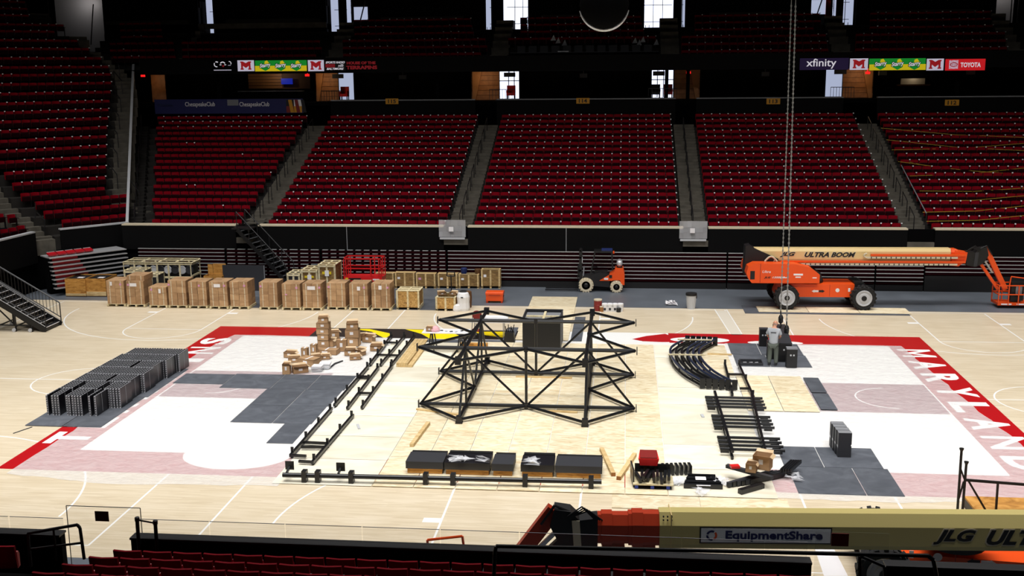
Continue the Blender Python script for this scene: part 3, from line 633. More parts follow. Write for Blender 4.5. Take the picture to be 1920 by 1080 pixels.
# near stand, seen from behind (parts shown)
root = T('arena_seat', '', 'seat'); bkc = cap; cap = B().bx((.27, .09, .66), (.03, .02, .03)); arm = B().box(.252, .288, -.22, .08, .60, .635).box(.255, .285, -.05, .06, 0, .6); M_ = {'backrest': bk.mesh('backrest', 'seatred'), 'seat_pan': pan.mesh('seat_pan', 'seatbright'), 'armrest': arm.mesh('armrest', 'blacksteel'), 'cap': cap.mesh('cap', 'seatcap_glint')}
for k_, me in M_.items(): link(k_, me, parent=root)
first = True
NEAR_Y, NEAR_Z, NEAR_R = -22.2, 2.84, .27
for k in range(5):
    y = NEAR_Y-.84*k; z = NEAR_Z+NEAR_R*k
    lo, hi = [(0, 1600), (-30, 1560), (-40, 900), (-40, 500), (-60, 300)][k]
    w = '%s row of the near stand' % ['front', 'second', 'third', 'fourth', 'fifth'][k]
    n = 23
    for i in range(n):
        x = -5.62+SW*i
        px = 960+FPX*((np.array([x, y, z+.84])-CAM)@_r)/((np.array([x, y, z+.84])-CAM)@_fw); py = 540-FPX*((np.array([x, y, z+.84])-CAM)@_u)/((np.array([x, y, z+.84])-CAM)@_fw)
        if py > 1085 or not -40 < px < 1560: continue
        if first: s_ = root; first = False; s_.location = (x, y, z); s_.rotation_euler = (0, 0, PI)
        else: s_ = dup(root, (x, y, z), PI)
        s_['label'], s_['group'] = LB(w, i)
for k, i in ((0, 0), (0, 1), (1, 0), (1, 1)):   # left of the rail
    s_ = dup(root, (-7.95-SW*i, NEAR_Y-.84*k, NEAR_Z+NEAR_R*k), PI); s_['label'], s_['group'] = LB('%s short row left of the near aisle rail' % ('front' if k == 0 else 'rear'), 1-i)
t = B()
for k in range(9): t.box(-14, -7.65, NEAR_Y-.84*k-.35, NEAR_Y-.84*k+.52, 1.5, NEAR_Z+NEAR_R*k); t.box(-6.35, 6.6, NEAR_Y-.84*k-.35, NEAR_Y-.84*k+.52, 1.5, NEAR_Z+NEAR_R*k); t.box(7.7, 14, NEAR_Y-.84*k-.35, NEAR_Y-.84*k+.52, 1.5, NEAR_Z+NEAR_R*k)
S(t.o('terrace', 'deep')); t = B()
for k in range(8):
    for u, w in ((-7.6, -6.4), (6.65, 7.65)): t.box(u, w, -21.5-.84*k, -20.9-.84*k, 0, 2.3+.25*k)
S(t.o('aisle_stairs', 'terrace'))
# corner section and the far bowl; the 1st rows are single seats
cang = math.atan2(cn.y, cn.x)-PI/2
cnt = 0
for k, (P0, z, a, b_) in enumerate(crow):
    n = int((b_-a)/SW)
    for i in range(n):
        p = P0+cd*(a+SW*(i+.5)); cq = random.random() < .75
        if k < 4: single(p.x, p.y, z-.85, cang, *LB('%s row of the corner stand' % ORD[k], n-1-i), capq=False)
        else: put(p.x, p.y, z-.85, cang, cq)
for px, y, nm in ((0, 401, 'a'), (22, 402, 'a'), (-8, 432, 'b'), (8, 430, 'b'), (24, 427, 'b'), (40, 423, 'b')):
    p = PL(px, y, c2+Vector((-.75, .1) if nm == 'b' else (-1.9, .2)), Vector((-.93, .35))); single(p.x, p.y, p.z-.85, math.atan2(.35, -.93)-PI/2, *LB('%s row at the left edge of the picture' % ('front' if nm == 'b' else 'second'), {0: 0, 22: 1, -8: 0, 8: 1, 24: 2, 40: 3}[px]), capq=False)
SN = ['the club banner stand', 'the stand left of the middle one', 'the middle stand', 'the stand right of the middle one', 'the stand at the right edge']
for si, (a, b_) in enumerate(sec):
    for k in range(NR):
        x0 = left_edge(k)+.1 if a is None else a+.1
        n = int((b_-x0)/SW); 
        for i in range(n):
            x = x0+(b_-x0-n*SW)/2+SW*(i+.5)
            if x > 29.8: continue
            dens = .5 if (si+k+int(i/6)) % 3 == 0 else .95
            cq = (i % 2 == 0 if dens == .5 else random.random() < .96)
            if si == 0 and k < 15: cq = random.random() < .03
            y = 21.25+TRD*k; z = tread_z(k)
            if x < 24.5 and (k < 1 or (k < 2 and si in (1, 2, 3))): single(x, y, z, 0, *LB('%s row of %s' % (ORD[k], SN[si]), i), capq=cq)
            else: put(x, y, z, 0, cq)
def upx(px, Y): return V(px, 90, Y).x
for si, (a, b_, _) in enumerate(usec):
    for k in range(6):
        y = YU+.5+UT*k; x0 = upx(a, y); x1 = upx(b_, y)
        if si == 3 and k < 2 or (si == 1 and k > 2): continue
        if k > 2: x0 += .9; x1 -= .9
        n = int((x1-x0)/SW)
        for i in range(n): put(x0+SW*(i+.5), y, uz(k)-.35, 0, random.random() < (.55 if si > 1 else .02))
for a, b_ in usec2:
    for k in range(4):
        y = YW+.15+UT*k; x0 = V(a, 20, YW).x; n = int((V(b_, 20, YW).x-x0)/SW)
        for i in range(n): put(x0+SW*(i+.5), y, 15.7+UR*k, 0, random.random() < .3)
def stuff_seats(sets, name, mats):
    V_ = []; F_ = []; MI = []; base = 0
    for items, J in sets:
        v = np.array(J.v); nv = len(v)
        for (x, y, z, rz, _) in items:
            c, s = math.cos(rz), math.sin(rz)
            V_.append(np.stack([v[:, 0]*c-v[:, 1]*s+x, v[:, 0]*s+v[:, 1]*c+y, v[:, 2]+z], 1))
            F_ += [[i+base for i in f] for f in J.f]; MI += J.mi; base += nv
    me = bpy.data.meshes.new(name); me.from_pydata(np.concatenate(V_).tolist(), [], F_)
    for m_ in mats: me.materials.append(MATS[m_])
    me.polygons.foreach_set('material_index', MI)
    o = bpy.data.objects.new(name, me); COL.objects.link(o); return o

# correct winding once on the source meshes
def fixed(J, mats):
    me = J.mesh('tmp', mats); j = B(); j.v = [tuple(v.co) for v in me.vertices]; j.f = [list(p.vertices) for p in me.polygons]; j.mi = [p.material_index for p in me.polygons]; bpy.data.meshes.remove(me); return j
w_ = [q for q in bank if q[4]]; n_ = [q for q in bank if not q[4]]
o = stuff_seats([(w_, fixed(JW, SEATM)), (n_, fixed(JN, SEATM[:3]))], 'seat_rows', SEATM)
o['kind'] = 'stuff'; tag(o, 'banks of red folding seats filling the far stands and the upper deck', 'seating')
print('bank', len(bank), 'singles', len([o for o in bpy.data.objects if o.name.startswith('arena_seat')]))
# press tables in the middle of the upper deck
pt = T('press_table', 'long dark press table at the front of the upper deck above section 114', 'table', (0, YU+.6, 12.2))
xa, xb = upx(955, YU), upx(1235, YU)
B().box(xa, xb, YU+.3, YU+.9, 12.95, 13.0).o('tabletop', 'charcoal', pt); B().box(xa, xb, YU+.3, YU+.34, 12.21, 12.95).o('modesty_panel', 'deep', pt)
for k in range(12):
    x = xa+.7+(xb-xa-1.4)*k/11
    ch = T('press_chair', 'dark grey chair behind the upper deck press table, %s from the left' % ORD[k], 'chair', (x, YU+1.3, 12.7), group='chairs at the press table')
    B().box(x-.28, x+.28, YU+1.25, YU+1.33, 13.0, 13.45).o('backrest', 'charcoal', ch); B().box(x-.28, x+.28, YU+.95, YU+1.3, 12.95, 13.03).o('seat', 'charcoal', ch); B().bar((x, YU+1.15, 12.7), (x, YU+1.15, 12.97), .06).o('post', 'blacksteel', ch)
c = V(1056, 100, YU+.4); lp = T('monitor', 'small white framed monitor on the press table', 'monitor', c)
B().bx(c, (.75, .05, .32)).o('housing', 'white', lp); B().bx(c+Vector((0, -.03, 0)), (.3, .02, .2)).o('screen', 'black', lp); B().bx(c+Vector((0, 0, -.2)), (.1, .1, .12)).o('foot', 'black', lp)
for q_, (px, y) in enumerate(((1037, 71), (1046, 76), (1058, 80), (1190, 76), (1198, 80), (1205, 74), (1230, 79))):
    c = V(px, y, YU+2.); bb = B()
    bb.add([c+Vector((-.18, 0, -.2)), c+Vector((.2, 0, -.18)), c+Vector((.05, -.08, .2)), c+Vector((0, .15, -.15))], [(0, 1, 2), (0, 1, 3), (1, 2, 3), (0, 2, 3)])
    tag(bb.o('plastic_cover', 'lightgrey'), 'crumpled white cover on the seats behind the press table, %s from the left' % ORD[q_], 'cover', 'white covers behind the press table')
# ================================================================== COVERINGS ON THE COURT
def wavy(pts, j=.06, n=10):
    out = []
    for a, b_ in zip(pts, pts[1:]+pts[:1]):
        for i in range(n): t = i/n; out.append((a[0]+(b_[0]-a[0])*t+random.uniform(-j, j)*(i > 0), a[1]+(b_[1]-a[1])*t+random.uniform(-j, j)*(i > 0)))
    return out
def film(pts, label):
    z = .016; o = B().add([(p[0], p[1], z) for p in wavy(pts)], [tuple(range(len(pts)*10))]).o('plastic_film', 'film', fix=False); return tag(o, label, 'plastic sheet')
film([(-15.55, -9.85), (-12.4, -10.4), (-7.0, -10.2), (-7.25, -4), (-7.35, 2), (-7.45, 7.72), (-14.8, 7.75), (-15.2, 5), (-15.5, -2)], 'clear wrinkled plastic sheet over the left end of the court')
film([(7.4, 7.7), (14.9, 7.72), (15.1, 3.5), (15.4, -2), (15.7, -6), (15.6, -9.3), (13.2, -9.75), (10.5, -10.0), (7.2, -9.9), (7.25, -5), (7.25, -2)], 'clear wrinkled plastic sheet over the right end of the court')
def sheet(name, x0, x1, y0, y1, z, th, mt, label, cat, group, g=.012):
    # one board, corners eased
    b_ = B(); e = .004
    b_.prism([(x0+g+e, y0+g), (x1-g-e, y0+g), (x1-g, y0+g+e), (x1-g, y1-g-e), (x1-g-e, y1-g), (x0+g+e, y1-g), (x0+g, y1-g-e), (x0+g, y0+g+e)], 'z', z, z+th)
    return tag(b_.o(name, mt), label, cat, group)
ys = [-10.0, -7.55, -5.1, -2.65, -.2, 2.25, 4.7, 7.15]
for j in range(7):
    for i in range(7): sheet('plywood_sheet', -4.25+1.22*i, -3.03+1.22*i, ys[j], ys[j+1], .018, random.uniform(.012, .02), 'plywood', 'plywood sheet around the steel frame, %s row from the near edge, %s from the left' % (ORD[j], ORD[i]), 'plywood', 'plywood sheets around the steel frame')
for j in range(8):
    y = -10.0+2.144*j
    for a, b_, w in ((-7.25, -4.25, 'left'), (4.29, 7.35, 'right')): sheet('hardboard_sheet', a, b_, y, y+2.144, .018, random.uniform(.006, .012), 'hardboard', 'pale hardboard sheet %s of the plywood, %s from the near edge' % (w, ORD[j]), 'hardboard', 'hardboard sheets %s of the plywood' % w)
for q_, (x0, x1, y0, y1) in enumerate(((7.35, 8.6, -2, .2), (8.6, 9.85, -2, .2), (7.35, 8.6, .2, 2.5), (8.6, 9.85, .2, 2.5), (6.1, 7.35, 2.4, 4.8), (6.1, 7.35, 4.8, 7.2))):
    sheet('plywood_sheet', x0, x1, y0, y1, .034, .015, 'plywood', 'plywood sheet right of the boards, %s' % ['near left by the pink lane', 'near right by the pink lane', 'far left by the pink lane', 'far right by the pink lane', 'beside the near half of the curved tubes', 'beside the far half of the curved tubes'][q_], 'plywood', 'plywood sheets on the right')
for j in range(4): sheet('plywood_sheet', -1.85, .55, 7.6+2.35*j, 9.95+2.35*j, .034, .015, 'plywood', 'plywood sheet of the runway to the grey apron, %s from the case' % ORD[j], 'plywood', 'plywood runway behind the black case')
for j in range(3): sheet('plywood_sheet', 9.6+2.44*j, 12.04+2.44*j, 14.05, 15.35, .02, .015, 'plywood', 'plywood sheet under the far boom lift, %s' % ['rear wheel end', 'between the wheels', 'front wheel end'][j], 'plywood', 'plywood under the far boom lift')
for j in range(6): sheet('plywood_sheet', 2.7+2.44*(j % 2), 5.14+2.44*(j % 2), -11.0+.0*(j//2), -10.02, .01, .012, 'plywood', 'plywood sheet along the near edge below the brackets, %s' % ['left', 'right'][j], 'plywood', 'plywood along the near edge') if j < 2 else None
MC = {}
def mat_(x0, x1, y0, y1, label, group, z=.018):
    MC[group] = MC.get(group, 0)+1; cx, cy = (x0+x1)/2, (y0+y1)/2
    if 'long' not in group:
        L_ = {'grey mats on the left': ['far left one', 'second in the far row', 'third in the far row', 'far right one', 'second row left', 'second row right', 'third row left', 'third row right', 'small nearest one'], 'mats under the panels': ['near left', 'near right', 'far left', 'far right'], 'grey mats at lower right': ['far left', 'far right', 'near left', 'near right'], 'grey mats under the man': ['far left', 'far right', 'near left', 'near right'], 'narrow mat strips': ['far one', 'near one'], 'mat strips by the runway': ['right side near', 'right side far', 'left side', 'along the yellow band']}[group]
        label = label+', '+L_[MC[group]-1]
    return sheet('floor_mat', x0, x1, y0, y1, z, .012, 'matgrey', label, 'mat', group, .014)
for r_ in ((-14.45, -12.4, -.15, 1.25), (-12.4, -10.4, -.6, 1.35), (-10.4, -8.95, -.6, 1.4), (-8.95, -7.5, -.6, 1.4), (-10.5, -9.0, -2.6, -.6), (-9.0, -7.55, -2.6, -.6), (-10.5, -9.0, -4.6, -2.6), (-9.0, -7.6, -4.6, -2.6), (-8.55, -7.65, -6.6, -4.6)):
    mat_(*r_, 'dark grey floor mat left of the ladder trusses', 'grey mats on the left')
for r_ in ((-17.45, -16.1, -5.5, -2.0), (-16.1, -14.7, -5.5, -2.0), (-17.45, -16.1, -2.0, 1.9), (-16.1, -14.6, -2.0, 1.9)):
    mat_(*r_, 'dark grey floor mat under the rows of upright panels', 'mats under the panels')
for r_ in ((7.85, 9.05, -7.4, -5.6), (9.05, 10.8, -7.4, -5.6), (7.95, 9.85, -9.55, -7.4), (9.85, 10.9, -9.55, -7.4)):
    mat_(*r_, 'dark grey floor mat at the lower right around the black speaker tower', 'grey mats at lower right')
for r_ in ((7.5, 8.75, 5.75, 7.68), (8.75, 10.5, 5.75, 7.68), (7.55, 8.9, 3.9, 5.75), (8.9, 10.55, 3.9, 5.75)):
    mat_(*r_, 'dark grey floor mat under the man and the black cases', 'grey mats under the man')
for r_ in ((9.9, 10.5, .32, 2.3), (9.9, 10.5, -1.75, .22)): mat_(*r_, 'narrow grey mat strip at the edge of the pink lane', 'narrow mat strips', .052)
for r_ in ((.62, 1.15, 7.6, 10), (.62, 1.15, 10, 12.4), (-2.4, -1.9, 7.2, 10), (-6.5, -1.9, 6.9, 7.5)): mat_(*r_, 'grey mat strip along the plywood runway behind the steel frame', 'mat strips by the runway')
mat_(8.9, 16.8, 13.75, 15.6, 'long dark mat under the plywood of the far boom lift', 'long mat under the far lift', .002)
mat_(-23.2, -6.0, 13.5, 16.2, 'long dark mat under the pallets of cartons', 'long mat under the cartons', .002)
# ================================================================== STEEL FRAME in the middle
XA = [-4.22, -2.57, -.42, 1.72, 3.38]; YA = [3.58, 1.86, -.23, -2.43, -4.13]; Z0, Z1 = .16, 2.24
fr = T('steel_frame', 'large black star-shaped steel tube frame standing in the middle of the court', 'steel frame', (-.42, -.23, .03))
def tb(p, q, r=.055, nm='tube'): return B().tube(p, q, r, 8).o(nm, 'truss', fr, smooth=False)
for z in (Z0, Z1):
    a, b1, n_, c, d = (XA[0], YA[1], z), (XA[1], YA[0], z), (XA[2], YA[1], z), (XA[3], YA[0], z), (XA[4], YA[1], z)
    g, m1, n2_, p, k_ = (XA[0], YA[3], z), (XA[1], YA[4], z), (XA[2], YA[3], z), (XA[3], YA[4], z), (XA[4], YA[3], z)
    e1, e2 = (XA[1], YA[2], z), (XA[3], YA[2], z)
    for u, w in ((a, d), (g, k_), (b1, m1), (c, p)): tb(u, w, .07, 'chord')
    for u, w in ((a, b1), (b1, n_), (n_, c), (c, d), (a, e1), (e1, g), (g, m1), (m1, n2_), (n2_, p), (p, k_), (k_, e2), (e2, d)): tb(u, w)
    for u, s in ((a, -1), (d, 1), (g, -1), (k_, 1)):
        B().bx((u[0]+s*.07, u[1], z), (.03, .16, .26)).o('end_plate', 'blacksteel', fr)
    for u in (b1, c, m1, p): B().bx(u, (.2, .2, .26)).o('node_block', 'blacksteel', fr)
    for u in (n_, n2_, e1, e2): B().bx(u, (.14, .14, .18)).o('node_block', 'blacksteel', fr)
for yi, y in ((1, YA[1]), (3, YA[3])):
    for xi in (1, 3):
        s = (XA[xi], y, Z1); B().tube(s, (s[0], s[1], Z1+.22), .05).o('stub', 'blacksteel', fr)
        yo = YA[0] if yi == 1 else YA[4]; xo = XA[0] if xi == 1 else XA[4]
        for q in ((xo, y), (XA[2], y), (XA[xi], yo), (XA[xi], YA[2]), (XA[xi], y)): tb(s, (q[0], q[1], Z0), .042, 'brace')
    tb((XA[2], y, Z1), (XA[2], y, Z0), .05, 'post')
for x in XA[1:4:2]:
    for y in (YA[0], YA[4]): B().box(x-.12, x+.12, y-.12, y+.12, .03, .09).o('foot_pad', 'blacksteel', fr)
for x, y, r_ in ((-4.1, -2.65, .1), (-2.2, -4.35, -.3)): pass
for (u, w) in (((-4.3, -2.75), (-2.6, -3.35)), ((.4, -2.62), (1.4, -2.7)), ((-1.2, 1.65), (1.0, 1.62))):
    tag(B().bar((*u, .06), (*w, .06), .12, .05).o('shim_board', 'pine'), 'thin wooden shim board %s' % {-4.3: 'under the near left corner of the steel frame', .4: 'under the near chord of the steel frame', -1.2: 'under the far chord of the steel frame'}[u[0]], 'board')
# black case on the court behind the frame
cs = T('road_case', 'tall black open topped case with white cross braces behind the steel frame', 'case', (-.5, 6.7, .05))
xa, xb, ya, yb = -1.32, .3, 5.75, 7.6
for q, nm in (((xa, xb, ya, ya+.05), 'front_panel'), ((xa, xb, yb-.05, yb), 'back_panel'), ((xa, xa+.05, ya+.05, yb-.05), 'side_panel'), ((xb-.05, xb, ya+.05, yb-.05), 'side_panel')): B().box(*q, .09, 1.42).o(nm, 'black', cs)
B().box(xa, xb, ya, yb, .05, .09).o('base', 'charcoal', cs); B().box(xa+.05, xb-.05, ya+.05, yb-.05, 1.28, 1.32).o('inner_lid', 'grey', cs)
for q in (((xa-.02, xb+.02, ya-.02, ya+.03)), (xa-.02, xb+.02, yb-.03, yb+.02), (xa-.02, xa+.03, ya, yb), (xb-.03, xb+.02, ya, yb)): B().box(*q, 1.40, 1.45).o('edge_trim', 'charcoal', cs)
B().box(xa+.1, xb-.1, 6.55, 6.65, 1.33, 1.39).o('cross_brace', 'palepine', cs); B().box(-.5, -.4, ya+.1, yb-.1, 1.33, 1.38).o('cross_brace', 'palepine', cs)
for q in ((xb-.01, ya+.3), (xb-.01, yb-.3)): B().box(q[0], q[0]+.04, q[1]-.03, q[1]+.03, .1, 1.4).o('corner_strut', 'grey', cs)
# ================================================================== ROWS OF UPRIGHT PANELS on the left
def led_panel():
    t = T('video_panel', '', 'panel'); b_ = B()
    b_.box(-.026, .026, 0, .92, 0, .72); b_.o('panel_body', 'panelface', t, world=False)
    e = B(); e.box(-.03, .03, -.014, 0, .0, .735); e.box(-.014, .014, 0, .93, .72, .738)
    e.o('edge_frame', 'paneledge', t, world=False)
    h = B()
    for k in range(8): h.box(-.02, .02, -.018, -.0141, .06+.085*k, .1+.085*k)
    for k in range(6): h.box(-.016, .016, .06+.15*k, .1+.15*k, .7381, .742)
    h.o('connector_holes', 'black', t, world=False)['kind'] = 'stuff'
    for y in (.44,): B().box(.0261, .03, y, y+.03, .05, .7).o('seam_strip', 'grey', t, world=False)
    return t
pp = led_panel(); firstp = True
for row in range(7):
    y0 = -4.36+.96*row
    n = 22 if row else 22; xl = -17.2; xr = -15.0 if row else -15.5
    if row == 6: xl += .1
    for i in range(22):
        x = xl+.104*i
        if row == 0 and i not in (0, 2, 3, 4, 7, 8, 9, 10, 11, 12, 15, 17): continue
        if row == 1 and i in (5, 6, 14, 15): continue
        if i == 21 and row in (2, 4): continue
        if row in (2, 4) and i in (12,): continue
        loc = (x+.02*row, y0+random.uniform(-.02, .02), .032)
        if firstp: pp.location = loc; o = pp; firstp = False
        else: o = dup(pp, loc)
        w = ['the front row, with gaps', 'the second row from the front', 'the third row from the front', 'the fourth row from the front', 'the fifth row from the front', 'the sixth row from the front', 'the rearmost row'][row]
        o['label'] = 'upright black video panel in %s, %s place from the left' % (w, ORD[i]); o['group'] = 'video panels in %s' % w
tag(B().bar(G(25, 813), G(60, 801), .05, .03).o('metal_strip', 'charcoal'), 'thin dark metal strip lying beside the mats under the panels', 'strip')
# ================================================================== LADDER TRUSSES
def ladder(label, rails, rungs, z=.12, r=.045, plates=3, cat='truss', mt='truss', upr=True):
    t = T('ladder_truss', label, cat, (rails[0][0][0], rails[0][0][1], 0))
    for p, q in rails:
        B().bar((*p, z), (*q, z), r*2).o('rail', mt, t)
        P, Q = Vector((*p, z)), Vector((*q, z))
        for k in range(plates):
            c = P+(Q-P)*(.04+.92*k/max(1, plates-1)); B().bx(c+Vector((0, 0, .1)), (.09, .03, .24)).o('bracket', 'blacksteel', t)
            B().bx(c-Vector((0, 0, .06)), (.08, .12, .1)).o('foot', 'charcoal', t)
    for p, q in rungs:
        B().bar((*p, z), (*q, z), r*1.7).o('rung', mt, t)
    return t
g2 = lambda *p: tuple(G(*p)[:2])
ladder('black ladder truss at the far left edge of the floor boards', [((-7.45, 7.7), (-7.3, 2.75)), ((-6.85, 7.75), (-6.85, 2.7)), ((-6.4, 7.7), (-6.4, 2.6))], [((-7.4, 6.4), (-6.85, 6.4)), ((-7.35, 4.3), (-6.4, 4.25))], plates=4)
ladder('black ladder truss in the middle of the left edge of the floor boards', [((-7.3, 2.55), (-7.3, -2.75)), ((-6.85, 2.4), (-6.75, -3.05)), ((-6.35, 2.65), (-6.25, -2.95))], [((-7.3, .9), (-6.8, .85)), ((-7.3, 1.0), (-6.8, .98)), ((-6.78, -1.2), (-6.3, -1.2))], plates=4)
ladder('black ladder truss nearest the camera on the left edge of the floor boards', [((-7.3, -3.1), (-7.3, -7.95)), ((-6.35, -3.8), (-6.45, -8.5))], [((-7.25, -6.7), (-6.4, -6.75)), ((-7.2, -7.15), (-6.45, -7.1)), ((-7.3, -7.9), (-6.8, -7.95)), ((-6.9, -8.4), (-6.45, -8.45))], plates=4)
ladder('black ladder truss on the right leaning towards the stacked cross tubes', [((7.05, 3.75), (6.95, -.55)), ((7.6, 3.7), (7.68, -.8))], [((7.05, 2.2), (7.6, 2.2)), ((7.3, .3), (7.65, .3))], z=.16)
lp_ = T('long_pipe', 'long black pipe with clamp brackets along the near edge of the boards', 'pipe', (-2, -9.7, .03))
B().tube((-6.95, -9.82, .22), (2.4, -9.62, .22), .07, 10).o('pipe', 'truss', lp_)
for k, x in enumerate((-6.3, -5.9, -4.9, -2.7, -1.9, .2, 2.1)):
    y = -9.8+.021*(x+6.95); B().bx((x, y, .2), (.14, .22, .34)).o('clamp', 'blacksteel', lp_)
for x in (-6.9, -5.35): B().bx((x+.05, -9.45, .38), (.26, .03, .26)).o('end_plate', 'blacksteel', lp_); B().bar((x+.05, -9.45, .34), (x+.05, -9.8, .24), .06).o('arm', 'truss', lp_)
# black beam bundle
bb_ = T('beam_bundle', 'long row of black box beams on timber blocks at the near edge', 'beams', (-.5, -8.6, .03))
for k, (a, b_) in enumerate(((-3.45, -2.3), (-2.28, -.9), (-.86, -.2), (.0, 1.0), (1.02, 2.42))):
    B().box(a, b_-.02, -8.95, -8.1, .2, .42).o('beam', 'charcoal' if k % 2 == 0 else 'panelface', bb_); B().box(a+.02, b_-.04, -8.08, -7.9, .2, .4+.03*(k % 2)).o('beam', 'black', bb_)
    B().box(a+.04, b_-.06, -8.9, -8.75, .04, .2).o('timber_block', 'orangeply', bb_)
for x, w in ((-1.75, .5), (.35, .35), (-1.1, .3)):
    b_ = B(); n = 7
    for i in range(14):
        p = [Vector((x+random.uniform(-w, w), -8.75+random.uniform(-.35, .2), .43+random.uniform(0, .16))) for _ in range(3)]; b_.add(p, [(0, 1, 2)])
    tag(b_.o('plastic_wrap', 'wrap'), 'crumpled clear wrap %s the black beams' % {-1.75: 'at the left on', .35: 'at the right on', -1.1: 'in the middle of'}[x], 'wrap')
# lumber
lb = T('lumber_stack', 'neat stack of pale timber boards beside the left ladder truss', 'lumber', (-5.9, 4.2, .03))
for k in range(7): B().box(-6.2+.095*k, -6.11+.095*k, 2.75, 5.75, .035, .2 if k < 5 else .12).o('board', 'pine', lb)
lb = T('lumber_stack', 'low stack of plywood strips under the far end of the left ladder truss', 'lumber', (-6.1, 6.4, .03))
for k in range(4): B().box(-6.3+.15*k, -6.16+.15*k, 5.9, 7.3, .035, .09).o('board', 'pine', lb)
for p, q, lbl in (((772, 840), (803, 798), 'thick timber beam lying alone left of the steel frame'), ((1128, 847), (1150, 895), 'pale timber plank right of the black beams, left one of two'), ((1190, 857), (1160, 902), 'pale timber plank right of the black beams, right one of two')):
    u, w = G(*p), G(*q); b_ = T('timber_beam', lbl, 'timber', u); B().bar(u+Vector((0, 0, .09)), w+Vector((0, 0, .09)), .13, .11).o('beam', 'pine', b_); B().bar(w+Vector((0, 0, .09)), w+(w-u).normalized()*.01+Vector((0, 0, .09)), .131, .111).o('end_grain', 'wood', b_)
# ================================================================== CURVED TUBES and cross tubes on the right
cv = T('curved_tube_set', 'set of six black curved tube sections strapped side by side on the right', 'curved tubes', (5.9, 3.8, .03))
ca = [((5.75, 7.2), (5.0, 5.6), (4.95, 3.9), (5.3, 2.1), (5.95, .55))]
def bez(pts, n=14):   # Catmull-Rom through points
    out = []; P = [Vector(p) for p in pts]; P = [P[0]*2-P[1]]+P+[P[-1]*2-P[-2]]
    for i in range(1, len(P)-2):
        for k in range(n//4+1):
            t = k/(n//4+1); a, b_, c, d = P[i-1:i+3]
            out.append(.5*((2*b_)+(c-a)*t+(2*a-5*b_+4*c-d)*t*t+(3*b_-a-3*c+d)*t**3))
    return out+[P[-2]]
for k in range(6):
    dx = .235*k
    pts = bez([(x+dx*(1.0), y-.03*k, .34) for x, y in ca[0]])
    B().pipe(pts, .05, 8).o('curved_tube', 'steelblue' if k in (0, 3, 4, 5) else 'truss', cv); B().pipe([p-Vector((0, 0, .2)) for p in pts], .05, 6).o('curved_tube', 'truss', cv)
    for q in (pts[0], pts[-1]): B().bx(q-Vector((0, 0, .08)), (.2, .07, .38)).o('end_plate', 'black', cv)
    for q in pts[2:-2:3]: B().bx(q-Vector((0, 0, .1)), (.07, .07, .26)).o('spacer', 'blacksteel', cv)
for y, x0, x1 in ((6.65, 5.3, 6.75), (4.1, 4.8, 6.3)): B().box(x0, x1, y-.05, y+.05, .39, .43).o('batten', 'palepine', cv)
tag(B().bar((6.5, 5.6, .07), (7.5, 5.55, .07), .08, .05).o('shim_board', 'pine'), 'thin wooden batten right of the curved tubes', 'board')
gr = T('cross_tube_stack', 'stack of black cross tubes laid over two long rails on the right', 'steel tubes', (6.8, -4, .03))
for p, q in (((6.3, -.65), (6.35, -7.0)), ((7.6, -.85), (7.35, -6.8))): B().bar((*p, .3), (*q, .3), .09).o('rail', 'truss', gr); B().bar((*p, .1), (*q, .1), .08).o('rail', 'blacksteel', gr)
for j, (y0, xa, xb) in enumerate(((-1.15, 5.92, 7.95), (-3.3, 5.98, 7.95), (-5.5, 6.0, 7.98))):
    for k in range(4):
        y = y0-.37*k; B().tube((xa, y, .24), (xb, y-.03, .24), .05, 8).o('cross_tube', 'truss', gr)
        for x in (xa+.15, xb-.2): B().bx((x, y, .16), (.26, .08, .08)).o('end_bracket', 'blacksteel', gr)
tag(B().bar((6.1, -5.35, .05), (7.9, -5.4, .05), .08, .05).o('shim_board', 'palepine'), 'pale batten lying between the cross tubes', 'board')
tag(B().bx((*G(1317, 782)[:2], .04), (.1, .3, .05), .1).o('metal_channel', 'lightgrey'), 'short pale metal channel left of the cross tubes', 'metal channel')
tag(B().bx((*G(672, 802)[:2], .04), (.09, .5, .04), .35).o('metal_channel', 'lightgrey'), 'short perforated metal channel right of the left ladder truss', 'metal channel')
# pallets of brackets at the near right
pl = T('bracket_pallet', 'wooden pallet piled with black steel brackets at the near right', 'pallet', (3.9, -9.2, .03))
for x in (3.4, 3.85, 4.3): B().bx((x, -9.25, .1), (.1, .7, .1)).o('block', 'blue', pl)
B().box(3.3, 4.45, -9.62, -8.9, .15, .19).o('deck', 'palepine', pl); B().box(3.35, 4.4, -9.6, -8.9, .03, .05).o('base_board', 'blacksteel', pl)
for k in range(9): B().bx((3.45+.11*k, -9.25+random.uniform(-.1, .1), .27+.05*(k % 3)), (.08, .62, .12), random.uniform(-.3, .3)).o('bracket', 'truss' if k % 3 else 'blacksteel', pl)
B().bx((3.28, -9.1, .3), (.04, .8, .5), .1).o('side_plate', 'truss', pl); B().bx((3.9, -8.85, .4), (1.1, .05, .25), 0).o('side_plate', 'truss', pl)
tote = T('tote_box', 'red plastic tote box on the bracket pallet', 'box', (3.75, -8.75, .5))
B().add([(3.5, -8.95, .5), (4.0, -8.95, .5), (3.95, -8.35, .5), (3.55, -8.35, .5), (3.45, -9.0, .72), (4.05, -9.0, .72), (4.0, -8.3, .74), (3.5, -8.3, .74)], B.BF).o('body', 'liftred', tote); B().box(3.5, 4.0, -8.98, -8.32, .73, .76).o('lid', 'rust', tote)
bk2 = T('bracket_row', 'row of black brackets lying behind the red tote box', 'brackets', (4.4, -8.2, .03))
for k in range(7): B().bx((4.2+.13*k, -8.35+.02*k, .18), (.08, .34, .26), .15).o('bracket', 'truss', bk2)
bk3 = T('bracket_stack', 'flat stack of black rails with white tags between two pallets', 'brackets', (5.3, -9.1, .03))
